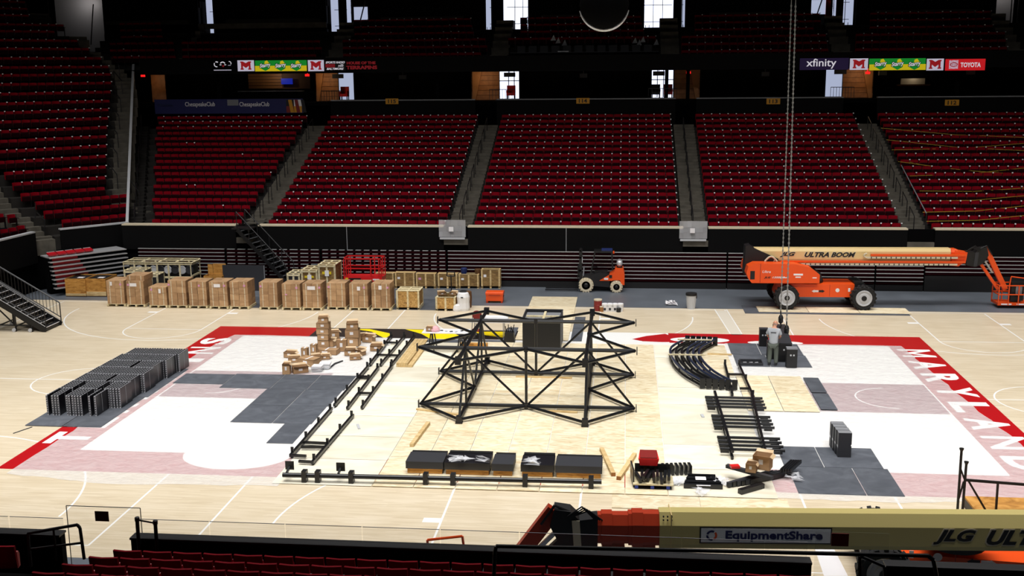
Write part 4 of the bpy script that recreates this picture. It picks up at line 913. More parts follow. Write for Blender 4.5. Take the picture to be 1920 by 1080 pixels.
for k in range(6): B().bx((5.3, -9.4+.14*k, .1+.02*(k % 2)), (1.1-.06*k, .1, .12)).o('rail', 'truss', bk3)
B().box(5.1, 5.4, -9.2, -8.95, .2, .21).o('paper_tag', 'paper', bk3); B().box(5.1, 5.5, -9.55, -9.5, .16, .17).o('paper_tag', 'paper', bk3)
bk4 = T('bracket_pile', 'crossed pile of black steel channels topped by cartons at the near right', 'steel channels', (6.9, -8.8, .03))
for k in range(6): B().bar((6.0+.13*k, -9.3+.06*k, .12), (7.3+.12*k, -8.3+.02*k, .14), .1, .14).o('channel', 'truss' if k % 2 else 'charcoal', bk4)
B().bar((6.05, -8.4, .36), (7.25, -9.3, .36), .14, .1).o('channel', 'charcoal', bk4); B().bar((6.3, -9.75, .1), (7.0, -9.2, .1), .16, .14).o('channel', 'truss', bk4)
for k in range(5): B().bar((7.6+.07*k, -8.5, .3), (8.0+.07*k, -7.8, .34), .05, .1).o('channel', 'truss', bk4)
def carton_open(label, c, sz, rz, flaps=True, group=None, lab=True, mt='cardboard'):
    t = T('carton', label, 'box', (c[0], c[1], c[2]), rz, group); w, d, h = sz
    b_ = B()
    b_.box(-w/2, w/2, -d/2, -d/2+.012, 0, h).box(-w/2, w/2, d/2-.012, d/2, 0, h).box(-w/2, -w/2+.012, -d/2, d/2, 0, h).box(w/2-.012, w/2, -d/2, d/2, 0, h).box(-w/2, w/2, -d/2, d/2, 0, .012)
    b_.o('body', mt, t, world=False)
    if flaps:
        for s in (-1, 1):
            f = B(); f.add([(-w/2, s*d/2, h), (w/2, s*d/2, h), (w/2*.96, s*d*.82, h+d*.12), (-w/2*.96, s*d*.82, h+d*.12)], [(0, 1, 2, 3)]); f.o('flap', 'cardlight', t, world=False)
        f = B(); f.add([(w/2, -d/2, h), (w/2, d/2, h), (w*.68, d/2*.9, h-.06), (w*.68, -d/2*.9, h-.06)], [(0, 1, 2, 3)]); f.o('flap', 'cardlight', t, world=False)
    else: B().box(-w/2, w/2, -d/2, d/2, h-.012, h).o('lid', mt, t, world=False); B().box(-.03, .03, -d/2-.002, d/2, h-.0, h+.002).o('tape', 'paper', t, world=False)
    if lab: B().box(-w*.15, w*.1, -d/2-.003, -d/2, h*.4, h*.75).o('paper_label', 'paper', t, world=False)
    return t
carton_open('open brown carton with a yellow sticker on the pile of black channels', (7.05, -8.65, .42), (.5, .4, .42), -.35)
B().bx((7.28, -8.93, .62), (.02, .12, .14), -.35).o('sticker', 'yellow', bpy.data.objects['carton']) if False else None
carton_open('small open brown carton in front of the larger one on the black channels', (6.7, -8.95, .42), (.3, .28, .26), -.3)
tag(B().bx((6.25, -8.7, .46), (.26, .2, .07), .2).o('red_box', 'liftred'), 'small flat red box on the black channels', 'box')
for x, y, lbl in ((4.6, -9.1, 'between the bracket pallet and the flat rails'), (5.2, -9.85, 'in front of the flat rails'), (8.0, -8.5, 'at the right end of the crossed channels'), (5.85, -9.0, 'right of the flat rails')):
    b_ = B()
    for i in range(16):
        p = [Vector((x+random.uniform(-.3, .3), y+random.uniform(-.28, .28), .04+random.uniform(0, .16))) for _ in range(3)]; b_.add(p, [(0, 1, 2)])
    tag(b_.o('plastic_wrap', 'wrap'), 'crumpled clear plastic %s' % lbl, 'wrap')
for c, rz in ((G(1465, 940), .2), (G(1700, 800), 0)): pass
tag(B().bx((G(1465, 939).x, G(1465, 939).y, .012), (.2, .14, .004), .3).o('paper_slip', 'paper'), 'white paper slip on the floor below the near mats', 'paper')
# speaker tower
tw = [(9.83, -6.42-.0*k) for k in range(4)]
for k in range(4):
    t = T('speaker_tower', 'tall black loudspeaker cabinet at lower right, %s of four in a row' % ['nearest', 'second', 'third', 'farthest'][k], 'speaker', (9.8-.02*k, -6.38+.29*k, .032), group='loudspeakers on the lower right mats')
    b_ = B(); b_.prism([(-.2, 0), (.2, 0), (.2, .35), (.17, .38), (.2, .42), (.2, .78), (-.2, .78)], 'y', -.125, .125); b_.o('cabinet', 'charcoal', t, world=False)
    B().box(-.2, .2, -.125, .125, .781, .79).o('top_panel', 'grey', t, world=False)
    B().box(-.206, -.2, -.08, .08, .3, .36).o('handle', 'lightgrey', t, world=False)
# cases around the man
def case(label, c, sz, rz, group=None, top='charcoal'):
    t = T('equipment_case', label, 'case', c, rz, group); w, d, h = sz
    B().box(-w/2, w/2, -d/2, d/2, 0, h-.05).o('body', 'black', t, world=False); B().box(-w/2-.005, w/2+.005, -d/2-.005, d/2+.005, h-.05, h).o('lid', top, t, world=False)
    B().box(w/2, w/2+.02, -.06, .06, h*.5, h*.65).o('handle', 'blacksteel', t, world=False); B().box(-.08, -.02, -d/2-.01, -d/2, h*.6, h*.68).box(.04, .1, -d/2-.01, -d/2, h*.6, h*.68).o('latch', 'lightgrey', t, world=False)
    return t
case('black equipment case standing alone left of the man', (9.0, 7.3, .032), (.36, .3, .78), 0)
case('black equipment case nearest the camera, right of the man', (9.7, 3.95, .032), (.42, .32, .8), 0, top='grey')
case('black equipment case directly beside the man on his left', (9.05, 5.2, .032), (.32, .3, .76), 0)
for k in range(10): case('black equipment case in the row right of the man, %s from the near end' % ORD[k], (9.55+.02*k, 4.8+.34*k, .032), (.52, .32, .8), 0, 'cases in the row behind the man', 'charcoal')
tr_ = T('equipment_tray', 'open flat black case with small white parts on the mat', 'tray', (G(1408, 683).x, G(1408, 683).y, .032))
x, y = tr_.location[:2]; B().box(x-.45, x+.45, y-.3, y+.3, .032, .06).o('base', 'black', tr_)
for q in ((x-.45, x+.45, y-.3, y-.26), (x-.45, x+.45, y+.26, y+.3), (x-.45, x-.41, y-.26, y+.26), (x+.41, x+.45, y-.26, y+.26)): B().box(*q, .06, .14).o('rim', 'charcoal', tr_)
for k in (-.25, 0, .22): B().bx((x+k, y, .075), (.14, .05, .03), .5*k+.3).o('part', 'lightgrey', tr_)
# ================================================================== PALLETS OF CARTONS
def pallet_parts(t, w, d, z=.004, h=.13, mt='palepine'):
    for k in range(5): B().box(-w/2, w/2, -d/2+d*(k)/5+.01, -d/2+d*(k+1)/5-.03, h-.022, h).o('deck_board', mt, t, world=False)
    for x in (-w/2+.05, 0, w/2-.05): B().box(x-.045, x+.045, -d/2, d/2, z, h-.022).o('runner', mt, t, world=False)
CW, CD = .48, .56
cart_me = {}
def carton_me(w, d, h):
    k = (round(w, 3), round(d, 3), round(h, 3))
    if k not in cart_me:
        b_ = B().box(-w/2+.004, w/2-.004, -d/2+.004, d/2-.004, 0, h-.004); cart_me[k] = (b_.mesh('carton', 'cardboard'), B().box(-.022, .022, -d/2+.001, -d/2+.004, .01, h-.01).mesh('tape_strip', 'ledge'))
    return cart_me[k]
stacks = [(200, 236.5, 575, 526.7, 3, 0), (237.5, 273, 576, 527.5, 3, 1), (279.5, 314.5, 577.7, 538.7, 3, 0), (315.6, 352, 578, 526.7, 4, 0), (354, 390, 578.7, 528.7, 4, 0), (392.7, 429, 579.8, 528.7, 4, 0), (431, 467.7, 580, 528.7, 4, 0),
 (486, 522.5, 581, 530, 4, 0), (528, 565.5, 582, 533, 4, 0), (567, 604.5, 582.4, 532.4, 4, 0), (613, 650, 581, 531.6, 4, 0), (654, 691.8, 582.4, 532.4, 4, 0), (695.7, 733.5, 583, 532.4, 4, 0)]
for si, (a, b_, yb, yt, nr, ext) in enumerate(stacks):
    p = G(a, yb); q = G(b_, yb); w = (q-p).length; rz = 0; d = 1.15
    top = H((a+b_)/2, yb, yt)-.14
    c = Vector(((p.x+q.x)/2, min(p.y, q.y)+d/2+.03, 0))
    od = '%s pallet of cartons from the left' % ORD[si]
    t = T('pallet', 'pale wooden pallet under the cartons, %s' % (ORD[si]+' of the row from the left'), 'pallet', (c.x, c.y, .014), 0, 'pallets of cartons'); pallet_parts(t, w, d)
    ch = top/nr
    for k in range(nr+ext):
        hh = ch if k < nr else .26
        for i in range(2):
            for j in range(2):
                cw, cd_ = w*.47, d*.47
                me, tp = carton_me(w*.48 if False else .47, .54, hh)
                x = c.x+(i-.5)*.475+random.uniform(-.005, .005); y = c.y+(j-.5)*.55+(0 if k < nr else .12)+random.uniform(-.008, .008); z = .146+sum([ch]*min(k, nr))
                o = tag(link('carton', me, (x, y, z), 0), 'brown carton on the %s, %s layer, %s %s' % (od, ['bottom', 'second', 'third', 'fourth', 'fifth'][k], ['front', 'rear'][j], ['left', 'right'][i]), 'box', 'cartons on the %s' % od)
                if j == 0: link('tape_strip', tp, (.06*(1 if i else -1), 0, 0), 0, o)
    yf = c.y-.285-.27; 
    for kx, kz, w_, h_, mt in [((-.2, .87, .1, .2, 'paper'),), ((-.08, .84, .36, .17, 'paper'),), ((.12, .78, .12, .22, 'paper'),), (), (), ((-.05, .84, .34, .17, 'paper'),), (), (), ((-.25, .55, .1, .06, 'pinklabel'),), ((-.02, .82, .4, .18, 'paper'),), (), ((.02, .8, .16, .2, 'paper'),), ((-.02, .84, .16, .2, 'paper'),)][si]:
        tag(B().box(c.x+kx-w_/2, c.x+kx+w_/2, yf-.0095, yf-.0035, .146+top*kz-h_/2, .146+top*kz+h_/2).o('shipping_label', mt), 'white shipping sheet on the cartons of the %s' % od if mt == 'paper' else 'pink sticker on the cartons of the %s' % od, 'label')
    kx = [.3, -.35, -.32, -.42, .1, .33, .3, -.38, .3, .4, -.38, .3, .36][si]
    tag(B().box(c.x+kx-.05, c.x+kx+.05, yf-.0095, yf-.0035, .146+top*.8, .146+top*.8+.1).o('address_sticker', 'pinklabel'), 'small violet sticker on the cartons of the %s' % od, 'label')
# ================================================================== CRATES
def crate(label, p0, p1, yt, depth, side='osb', batten='palepine', Yoff=0, group=None, open_top=None, slats=True, lab=None, base=None, z=0., name='wooden_crate'):
    """front bottom-left / bottom-right survey points, yt = front top edge row"""
    P, Q = G(*p0), G(*p1); h = H((p0[0]+p1[0])/2, (p0[1]+p1[1])/2, yt) if base is None else base; w = abs(Q.x-P.x); y0 = (P.y+Q.y)/2; cx = (P.x+Q.x)/2
    t = T(name, label, 'crate', (cx, y0+depth/2, z), 0, group); e = .06
    f = B().box(-w/2+.02, w/2-.02, -depth/2+.02, -depth/2+.035, .12, h-.02); f.o('front_panel', side, t, world=False)
    B().box(-w/2+.02, w/2-.02, depth/2-.035, depth/2-.02, .12, h-.02).o('back_panel', side, t, world=False)
    for s in (-1, 1): B().box(s*(w/2-.03)-.008, s*(w/2-.03)+.008, -depth/2+.04, depth/2-.04, .12, h-.02).o('side_panel', side, t, world=False)
    for x in (-w/2+.05, 0, w/2-.05):
        if x or slats: B().box(x-.045, x+.045, -depth/2, -depth/2+.02, .04 if x else .14, h-.02).o('batten', batten, t, world=False)
        B().box(x-.05, x+.05, -depth/2, depth/2, 0, .1).o('runner', batten, t, world=False)
    for s in (-1, 1):
        B().box(s*(w/2-.01)-.012, s*(w/2-.01)+.012, -depth/2, depth/2, .1, .2).o('batten', batten, t, world=False); B().box(s*(w/2-.01)-.012, s*(w/2-.01)+.012, depth/2-.1, depth/2, .2, h-.05).o('batten', batten, t, world=False)
        B().box(s*(w/2-.05)-.045, s*(w/2-.05)+.045, -depth/2, depth/2, h-.02, h).o('top_rail', batten, t, world=False)
    for y in (-depth/2+.05, depth/2-.05): B().box(-w/2, w/2, y-.045, y+.045, h, h+.02).o('top_rail', batten, t, world=False)
    if open_top is None:
        B().box(-w/2+.03, w/2-.03, -depth/2+.04, depth/2-.04, h-.04, h-.025).o('lid', side if side != 'osb' else 'palepine', t, world=False); B().box(-.045, .045, -depth/2, depth/2, h-.02, h).o('top_rail', batten, t, world=False)
        B().box(-w/2, w/2, -.045, .045, h, h+.02).o('top_rail', batten, t, world=False)
    else: B().box(-w/2+.04, w/2-.04, -depth/2+.04, depth/2-.04, h-.22, h-.2).o('contents', open_top, t, world=False)
    if lab: B().box(-w/2+.15, -w/2+.3, -depth/2+.01, -depth/2+.019, h*.6, h*.74).o('paper_label', lab, t, world=False)
    return t
crate('pale battened crate of strand board right of the carton pallets', (742, 582), (788, 580), 546, 1.1)
cb = crate('low battened strand board crate with a pallet jack, in front of the steel frame', (816, 584), (855, 583), 558, 1.2, open_top='charcoal')
for i, (x0, x1, yt, lbl, ot, lab) in enumerate(((705, 739, 513, 'brown crate partly hidden behind the red scissor lift', None, None), (740.7, 778, 512, 'brown plywood crate directly right of the scissor lift', None, 'paper'), (780, 817, 514, 'brown plywood crate with a pink sticker', None, 'pinklabel'), (820.7, 858, 514, 'brown plywood crate left of the one filled with gear', None, 'paper'), (860, 898, 515, 'open brown crate filled with blue and black gear', 'black', 'paper'), (902, 938, 506, 'tallest brown crate at the right end of the back row', 'brownbox', 'paper'))):
    crate(lbl, (x0, 540.5), (x1, 541), yt, .48, side='crateply', batten='pine', open_top=ot, lab=lab)
for px, mt, lbl, h in ((868, 'bluelabel', 'dark blue bin standing in the open crate', .45), (894, 'brownbox', 'brown bag standing in the open crate', .4)):
    p = G(px, 541)+Vector((0, .5, .62)); tag(B().lathe([(.14, 0), (.17, h*.5), (.18, h*.9), (.16, h)], 10, p).o('bin', mt), lbl, 'bin')
# plywood bins far left and slatted crates
for i, (x0, x1) in enumerate(((124, 162), (163, 200))):
    P, Q = G(x0, 556), G(x1, 556.5); h = H(x0, 556, 522.5); w = Q.x-P.x
    t = T('plywood_bin', 'orange plywood bin with a black cover, %s of the two at far left' % ('left' if i == 0 else 'right'), 'crate', ((P.x+Q.x)/2, P.y+.7, 0))
    B().box(-w/2, w/2, -.7, -.67, .14, h).o('front_panel', 'orangeply', t, world=False)
    for s in (-1, 1): B().box(s*(w/2-.015)-.015, s*(w/2-.015)+.015, -.67, .7, .14, h).o('side_panel', 'orangeply', t, world=False)
    B().box(-w/2+.03, w/2-.03, -.67, .7, h-.08, h-.05).o('cover', 'black', t, world=False); B().box(-w/2, w/2, .67, .7, .14, h).o('back_panel', 'orangeply', t, world=False)
    B().box(-w/2, w/2, -.72, -.7, .05, .18+.1*i).o('base_board', 'pine', t, world=False); B().box(-w/2, w/2, -.7, .7, 0, .05).o('skid', 'brownbox', t, world=False); B().box(-.15, .2, -.2, .1, h-.049, h-.045).o('paper_label', 'paper', t, world=False)
sl = T('slatted_crate', 'large open slatted crate of pale timber behind the carton pallets', 'crate', (-18.9, 18.2, 0))
xa, xb = V(233, 520, 17.6).x, V(360, 520, 17.6).x; zt = V(290, 493, 17.6).z
for y in (17.6, 18.9):
    for z in (.1, zt*.45, zt-.1): B().box(xa, xb, y-.02, y+.02, z, z+.1).o('slat', 'palepine', sl)
    for k in range(7): x = xa+(xb-xa)*k/6; B().box(x-.05 if k else x, x+.05 if k < 6 else x, y-.035, y-.02, 0, zt).o('post', 'palepine', sl)
for k in range(5): x = xa+(xb-xa)*k/4; B().box(x-.05, x+.05, 17.6, 18.9, zt, zt+.03).o('top_slat', 'palepine', sl)
for y in (17.6, 18.25, 18.9): B().box(xa, xb, y-.05, y+.05, zt+.03, zt+.06).o('top_slat', 'palepine', sl)
for x in (xa, xb):
    for z in (.1, zt*.5, zt-.1): B().box(x-.02, x+.02, 17.6, 18.9, z, z+.1).o('slat', 'palepine', sl)
for k in range(9): x = xa+.3+(xb-xa-.6)*k/8; B().lathe([(.22, 0), (.24, .03), (.18, .06)], 12, (x, 18.0, zt*.7), 'y').o('ring_part', 'lightgrey' if k % 2 else 'charcoal', sl)
B().box(xa+.1, xb-.1, 18.1, 18.8, .2, zt-.2).o('contents', 'black', sl)
def slat_crate(label, px0, px1, y0, y1, Y, d, solid=None):
    a, b_ = V(px0, y1, Y), V(px1, y1, Y); h0 = b_.z; h1 = V(px0, y0, Y).z; cx = (a.x+b_.x)/2; w = b_.x-a.x
    t = T('slatted_crate', label, 'crate', (cx, Y+d/2, 0))
    for x in (-w/2+.05, 0, w/2-.05):
        B().box(x-.05, x+.05, -d/2, d/2, h1, h1+.03).o('top_slat', 'palepine', t, world=False)
        for y in (-d/2, d/2): B().box(x-.05, x+.05, y-.02, y+.02, 0, h1).o('post', 'palepine', t, world=False)
    for y in (-d/2+.05, 0, d/2-.05): B().box(-w/2, w/2, y-.05, y+.05, h1+.03, h1+.06).o('top_slat', 'palepine', t, world=False)
    for y in (-d/2, d/2): B().box(-w/2, w/2, y-.035, y-.02, h1-.1, h1).o('slat', 'palepine', t, world=False)
    B().box(-w/2+.04, w/2-.04, -d/2+.03, d/2-.03, .1, h1-.02).o('inner_box', solid or 'charcoal', t, world=False)
    if solid: B().box(-.25, .25, -d/2-.045, -d/2-.036, h1*.72, h1*.8).o('tape_band', 'yellow', t, world=False); B().box(-.1, .12, -d/2-.052, -d/2-.046, h1*.66, h1*.84).o('paper_label', 'paper', t, world=False)
    return t
slat_crate('tall slatted brown crate left of the red scissor lift', 597, 630, 497, 525, 16.4, 1.3, 'crateply')
slat_crate('slatted brown crate of middle height left of the tall one', 565, 596, 507, 525, 16.5, 1.2, 'crateply')
slat_crate('low slatted crate at the left end of the three behind the cartons', 538, 563, 514, 525, 16.6, 1.1)
slat_crate('small slatted crate on the dark bin behind the second carton pallet', 232, 271, 508, 512, 16.3, .9)
slat_crate('slatted crate with dark contents behind the third carton pallet', 272, 297, 516, 524, 15.6, .8)
ch = T('plywood_chest', 'open brown plywood chest with its lid up behind the cartons', 'chest', (V(400, 520, 17.5).x, 17.8, 0))
xa, xb = V(383, 520, 17.6).x, V(417, 520, 17.6).x; h1 = V(400, 517, 17.6).z; h2 = V(400, 496, 17.9).z
B().box(xa, xb, 17.5, 17.53, 0, h1).o('front_panel', 'orangeply', ch); B().box(xa, xa+.03, 17.53, 18.2, 0, h1).o('side_panel', 'orangeply', ch); B().box(xb-.03, xb, 17.53, 18.2, 0, h1).o('side_panel', 'orangeply', ch); B().box(xa, xb, 18.17, 18.2, 0, h1).o('back_panel', 'orangeply', ch)
B().box(xa+.3, xb, 18.2, 18.24, h1*.8, h2).o('lid', 'orangeply', ch); B().box(xa, xa+.28, 18.2, 18.24, h1*.8, h2-.05).o('lid', 'orangeply', ch); B().box(xa+.05, xb-.05, 17.55, 18.15, .1, h1*.5).o('tray', 'brownbox', ch)
tp = T('leaning_panel', 'large dark grey panel standing on edge behind the cartons', 'panel', (V(457, 520, 17.8).x, 17.9, 0))
xa, xb = V(418, 520, 17.8).x, V(497, 520, 17.8).x; h2 = V(457, 497.5, 17.8).z
B().box(xa, xb, 17.8, 17.88, 0, h2).o('board', 'charcoal', tp); B().box(xb-.04, xb, 17.77, 17.8, 0, h2).o('edge_trim', 'grey', tp)
for x in (xa+.4, xb-.4): B().bar((x, 17.9, h2*.8), (x, 18.5, .02), .05).o('strut', 'blacksteel', tp)
# pallet jack with loose boxes, white sack, paint tins, job box, bin
pj = T('pallet_jack', 'black pallet jack handle rising behind the low strand board crate', 'pallet jack', (-5.8, 15.6, 0))
p = G(842, 565); B().tube((p.x, p.y+.9, .1), (p.x, p.y+.75, 1.25), .03).o('handle_bar', 'black', pj); B().pipe([(p.x-.2, p.y+.75, 1.2), (p.x-.2, p.y+.75, 1.42), (p.x+.2, p.y+.75, 1.42), (p.x+.2, p.y+.75, 1.2), (p.x-.2, p.y+.75, 1.2)], .03).o('grip', 'black', pj); B().bx((p.x, p.y+.95, .12), (.5, .3, .22)).o('pump_base', 'blacksteel', pj)
for (px, y, w, rz, lbl) in ((826, 556, .4, .4, 'loose open carton lying on the low strand board crate, left'), (848, 558, .35, -.2, 'small carton of parts on the low strand board crate, right')):
    q = G(px, 583); carton_open(lbl, (q.x, q.y+.5, .72), (w, .3, .16), rz)
sk = T('white_sack', 'tall white sack standing beside the low strand board crate', 'sack', (G(868, 583).x, G(868, 583).y+.2, 0))
B().lathe([(.3, 0), (.33, .12), (.31, .4), (.33, .7), (.27, .88), (.16, .95)], 12).o('bag', 'white', sk, world=False); B().lathe([(.17, .95), (.2, .97), (.14, 1.0)], 12).o('opening', 'black', sk, world=False); B().box(-.08, .04, -.345, -.33, .68, .74).o('print_mark', 'charcoal', sk, world=False)
B().lathe([(.2, 0), (.22, .1), (.18, .3), (.1, .34)], 10, (-.3, -.2, 0)).o('slumped_bag', 'white', sk, world=False)
tag(B().lathe([(.25, 0), (.28, .5), (.26, .82)], 12, G(870, 578)+Vector((.1, .25, 0))).o('fibre_drum', 'brownbox'), 'brown fibre drum behind the white sack', 'drum')
jb = T('job_box', 'orange steel job box on the grey apron', 'toolbox', (G(927, 568).x, G(927, 568).y+.3, 0))
B().box(-.44, .44, -.3, .3, .1, .42).o('body', 'orange', jb, world=False); B().prism([(-.32, .42), (.32, .42), (.32, .52), (.26, .56), (-.26, .56), (-.32, .52)], 'x', -.46, .46).o('lid', 'orange', jb, world=False); B().box(-.3, .3, -.335, -.325, .4, .44).o('hinge_line', 'darkorange', jb, world=False)
for x in (-.38, .38): B().box(x-.05, x+.05, -.3, .3, 0, .1).o('skid', 'darkorange', jb, world=False)
for s in (-1, 1): B().bx((s*.46, 0, .32), (.02, .16, .04)).o('handle', 'blacksteel', jb, world=False)
tins = [(1121, 583, 'dark red paint drum with a pale lid, far left of the paint tins', 'rust', .2, .58), (1128, 585, 'small brown tin in front of the dark red drum', 'wood', .1, .26)]
for px, y, lbl, mt, r_, h in tins:
    t = T('paint_drum', lbl, 'tin', G(px, y)+Vector((0, .1, 0))); B().lathe([(r_, 0), (r_, h*.5), (r_*1.03, h*.5), (r_*1.03, h*.53), (r_, h*.54), (r_, h*.9)], 14).o('body', mt, t, world=False, smooth=False); B().lathe([(r_*1.04, h*.9), (r_*1.04, h), (r_*.9, h)], 14).o('lid', 'ledge', t, world=False)
for k in range(4):
    px = 1127+9.5*k+5; t = T('paint_bucket', 'white paint bucket with black print, %s of the four from the left' % ORD[k], 'bucket', G(px, 583.5)+Vector((.06, 0, 0)), group='white paint buckets')
    B().lathe([(.14, 0), (.16, .3), (.165, .34), (.165, .38), (.15, .4)], 14).o('body', 'white', t, world=False); B().box(-.06, .05, -.165, -.155, .08, .2).o('print_patch', 'charcoal', t, world=False); B().pipe([(-.16, 0, .36), (-.1, -.13, .28), (.1, -.13, .28), (.16, 0, .36)], .008, 5).o('handle', 'charcoal', t, world=False)
tag(B().lathe([(.11, 0), (.11, .2), (.09, .22)], 12, G(1160, 585)).o('black_tin', 'black'), 'small black tin at the right end of the paint buckets', 'tin')
tc_ = T('trash_can', 'grey round trash can with a black liner on the apron edge', 'trash can', G(1296, 580)+Vector((0, .2, 0)))
B().lathe([(.2, 0), (.24, .35), (.26, .7), (.27, .74)], 18).o('body', 'lightgrey', tc_, world=False); B().lathe([(.275, .68), (.285, .72), (.275, .8), (.2, .8)], 18).o('liner', 'black', tc_, world=False); B().bx((.25, -.08, .62), (.06, .04, .16)).o('liner_knot', 'black', tc_, world=False)
b_ = B(); p = G(1258, 571)
for i in range(26):
    q = [p+Vector((random.uniform(-.35, .35), random.uniform(-.3, .3), random.uniform(.0, .2))) for _ in range(3)]; b_.add(q, [(0, 1, 2)])
tag(b_.o('crumpled_paper', 'paper'), 'crumpled white paper on the grey apron left of the trash can', 'paper')
# ================================================================== SCISSOR LIFT
sc = T('scissor_lift', 'red scissor lift with its platform lowered behind the carton pallets', 'scissor lift', (-10.8, 17.4, 0))
x0, x1, ya, yb = -12.05, -9.95, 17.0, 18.0; z0, z1 = 1.0, 1.98
B().box(x0, x1, ya, yb, .75, .98).o('platform', 'liftred', sc); B().box(x0+.05, x1-.05, ya+.1, yb-.1, .2, .6).o('chassis', 'liftred', sc)
for k in range(3):
    for s in (-1, 1): B().bar((x0+.1, ya+.15, .5+.08*k), (x1-.1, ya+.15, .6+.08*k) if s > 0 else (x1-.1, ya+.15, .5+.08*k), .05).o('scissor_arm', 'darkorange', sc)
for x in (x0+.3, x1-.3):
    for y in (ya, yb): B().lathe([(.2, -.08), (.2, .08)], 14, (x, y, .2), 'y').o('wheel', 'rubber', sc)
for y in (ya+.03, yb-.03):
    for z in (1.45, z1): B().bar((x0, y, z), (x1, y, z), .06).o('guard_rail', 'liftred', sc)
    for x in (x0+.03, x0+.15, x1-.6, x1-.15, x1-.03): B().bar((x, y, .95), (x, y, z1), .055).o('rail_post', 'liftred', sc)
for x in (x0+.03, x1-.03):
    for z in (1.45, z1): B().bar((x, ya, z), (x, yb, z), .06).o('guard_rail', 'liftred', sc)
B().box(x0+.1, x0+.25, ya-.011, ya-.001, .8, .94).o('warning_sticker', 'yellow', sc); B().box(x0+.3, x0+.95, ya-.011, ya-.001, .82, .93).o('name_plate', 'black', sc); B().box(x1-.5, x1-.15, ya-.011, ya-.001, .82, .9).o('name_plate', 'white', sc)
# ================================================================== FORKLIFT
fk = T('forklift', 'orange and black forklift with cream tyres parked on the apron', 'forklift', (1.7, 18.9, 0))
yn = 18.55; yf = 19.45
def wheel(parent, c, r, w, mt, hub, hubmt, treads=0, hubr=.55):
    y0, y1 = c[1], c[1]+w
    o = B().lathe([(r*hubr, 0), (r*.93, 0), (r, w*.15), (r, w*.85), (r*.93, w), (r*hubr, w)], 28, c, 'y').o('tire', mt, parent)
    B().lathe([(r*hubr, -.01), (r*hubr*.9, .02), (r*hubr*.5, -.015), (r*hubr*.3, -.05), (r*hubr*.1, -.06)], 20, (c[0], c[1]+.01, c[2]), 'y').o('rim', hubmt, o)
    if treads:
        t = B()
        for k in range(treads):
            a = 2*PI*k/treads
            for s in (0, 1):
                a2 = a+s*PI/treads; t.bx((c[0]+math.cos(a2)*(r+.012), c[1]+w*(.27+.46*s), c[2]+math.sin(a2)*(r+.012)), (.05, w*.52, 2*PI*r/treads*.45), ry=-a2)
        t.o('tread_lugs', mt, o)
    B().lathe([(.12*r/.6, -.07), (.12*r/.6, -.03)], 10, (c[0], c[1]+.01, c[2]), 'y').o('hub_cap', 'black', o)
    return o
for y in (18.5, 19.3): wheel(fk, (.93, y, .37), .37, .24, 'tirecream', 1, 'black', 16, .62); wheel(fk, (2.57, y, .3), .3, .22, 'tirecream', 1, 'black', 14, .58)
B().prism([(.75, .35), (2.2, .25), (2.2, .95), (1.7, 1.05), (1.3, .95), (.75, .85)], 'y', yn+.1, yf-.1).o('body', 'blacksteel', fk)
B().prism([(1.65, .62), (2.3, .62), (2.45, .66), (2.75, .66), (2.85, .4), (3.0, .4), (3.0, 1.0), (2.95, 1.15), (2.93, 1.3), (2.5, 1.32), (2.45, 1.12)], 'y', yn+.05, yf-.05).o('counterweight', 'orange', fk)
B().box(1.9, 2.12, yn+.03, yn+.05, .68, .78).o('name_plate', 'white', fk); B().bx((2.25, yn+.045, .86), (.16, .02, .16)).o('side_vent', 'black', fk)
B().prism([(1.35, .95), (2.0, .95), (2.1, 1.15), (1.4, 1.12)], 'y', yn+.3, yf-.3).o('seat', 'black', fk)
for y in (yn+.12, yf-.12):
    B().bar((1.15, y, .85), (1.4, y, 2.16), .07).o('guard_post', 'black', fk); B().bar((2.35, y, 1.2), (2.3, y, 2.16), .07).o('guard_post', 'black', fk)
B().box(1.35, 2.35, yn+.08, yf-.08, 2.14, 2.24).o('overhead_guard', 'black', fk); B().box(1.75, 2.33, yn+.1, yf-.1, 2.24, 2.29).o('roof_pad', 'bluelabel', fk); B().lathe([(.05, 0), (.06, .05), (.03, .14)], 8, (2.4, yn+.15, 2.1)).o('beacon', 'orange', fk)
for y in (18.75, 19.25): B().box(.55, .7, y-.05, y+.05, .1, 2.27).o('mast_rail', 'black', fk); B().box(-1.3, .5, y-.06, y+.06, .05, .1).o('fork', 'blacksteel', fk); B().bar((.75, y, .5), (.8, y, 1.3), .06).o('tilt_cylinder', 'grey', fk)
for z in (.4, 1.1, 1.8, 2.2): B().box(.56, .66, 18.7, 19.3, z, z+.1).o('mast_crossbar', 'black', fk)
B().box(.48, .54, 18.5, 19.5, .35, .5).o('carriage', 'black', fk); B().box(.48, .54, 18.5, 19.5, .95, 1.03).o('carriage', 'black', fk)
for k in range(6): B().bx((.49, 18.6+.16*k, 1.05), (.04, .04, .7)).o('backrest_bar', 'black', fk)
B().lathe([(.08, -.38), (.16, -.3), (.16, .3), (.08, .38)], 14, (2.72, 19.0, 1.55), 'y').o('gas_tank', 'alu', fk); B().bx((2.72, 19, 1.36), (.3, .5, .06)).o('tank_cradle', 'black', fk)
B().tube((1.15, 19, 1.0), (1.35, 19, 1.25), .02).o('steering_column', 'black', fk); B().lathe([(.15, 0), (.17, .015), (.15, .03)], 14, (1.38, 19, 1.28)).o('steering_wheel', 'black', fk); B().bx((.72, 18.62, 1.75), (.03, .02, .3)).o('gauge_strip', 'lightgrey', fk)
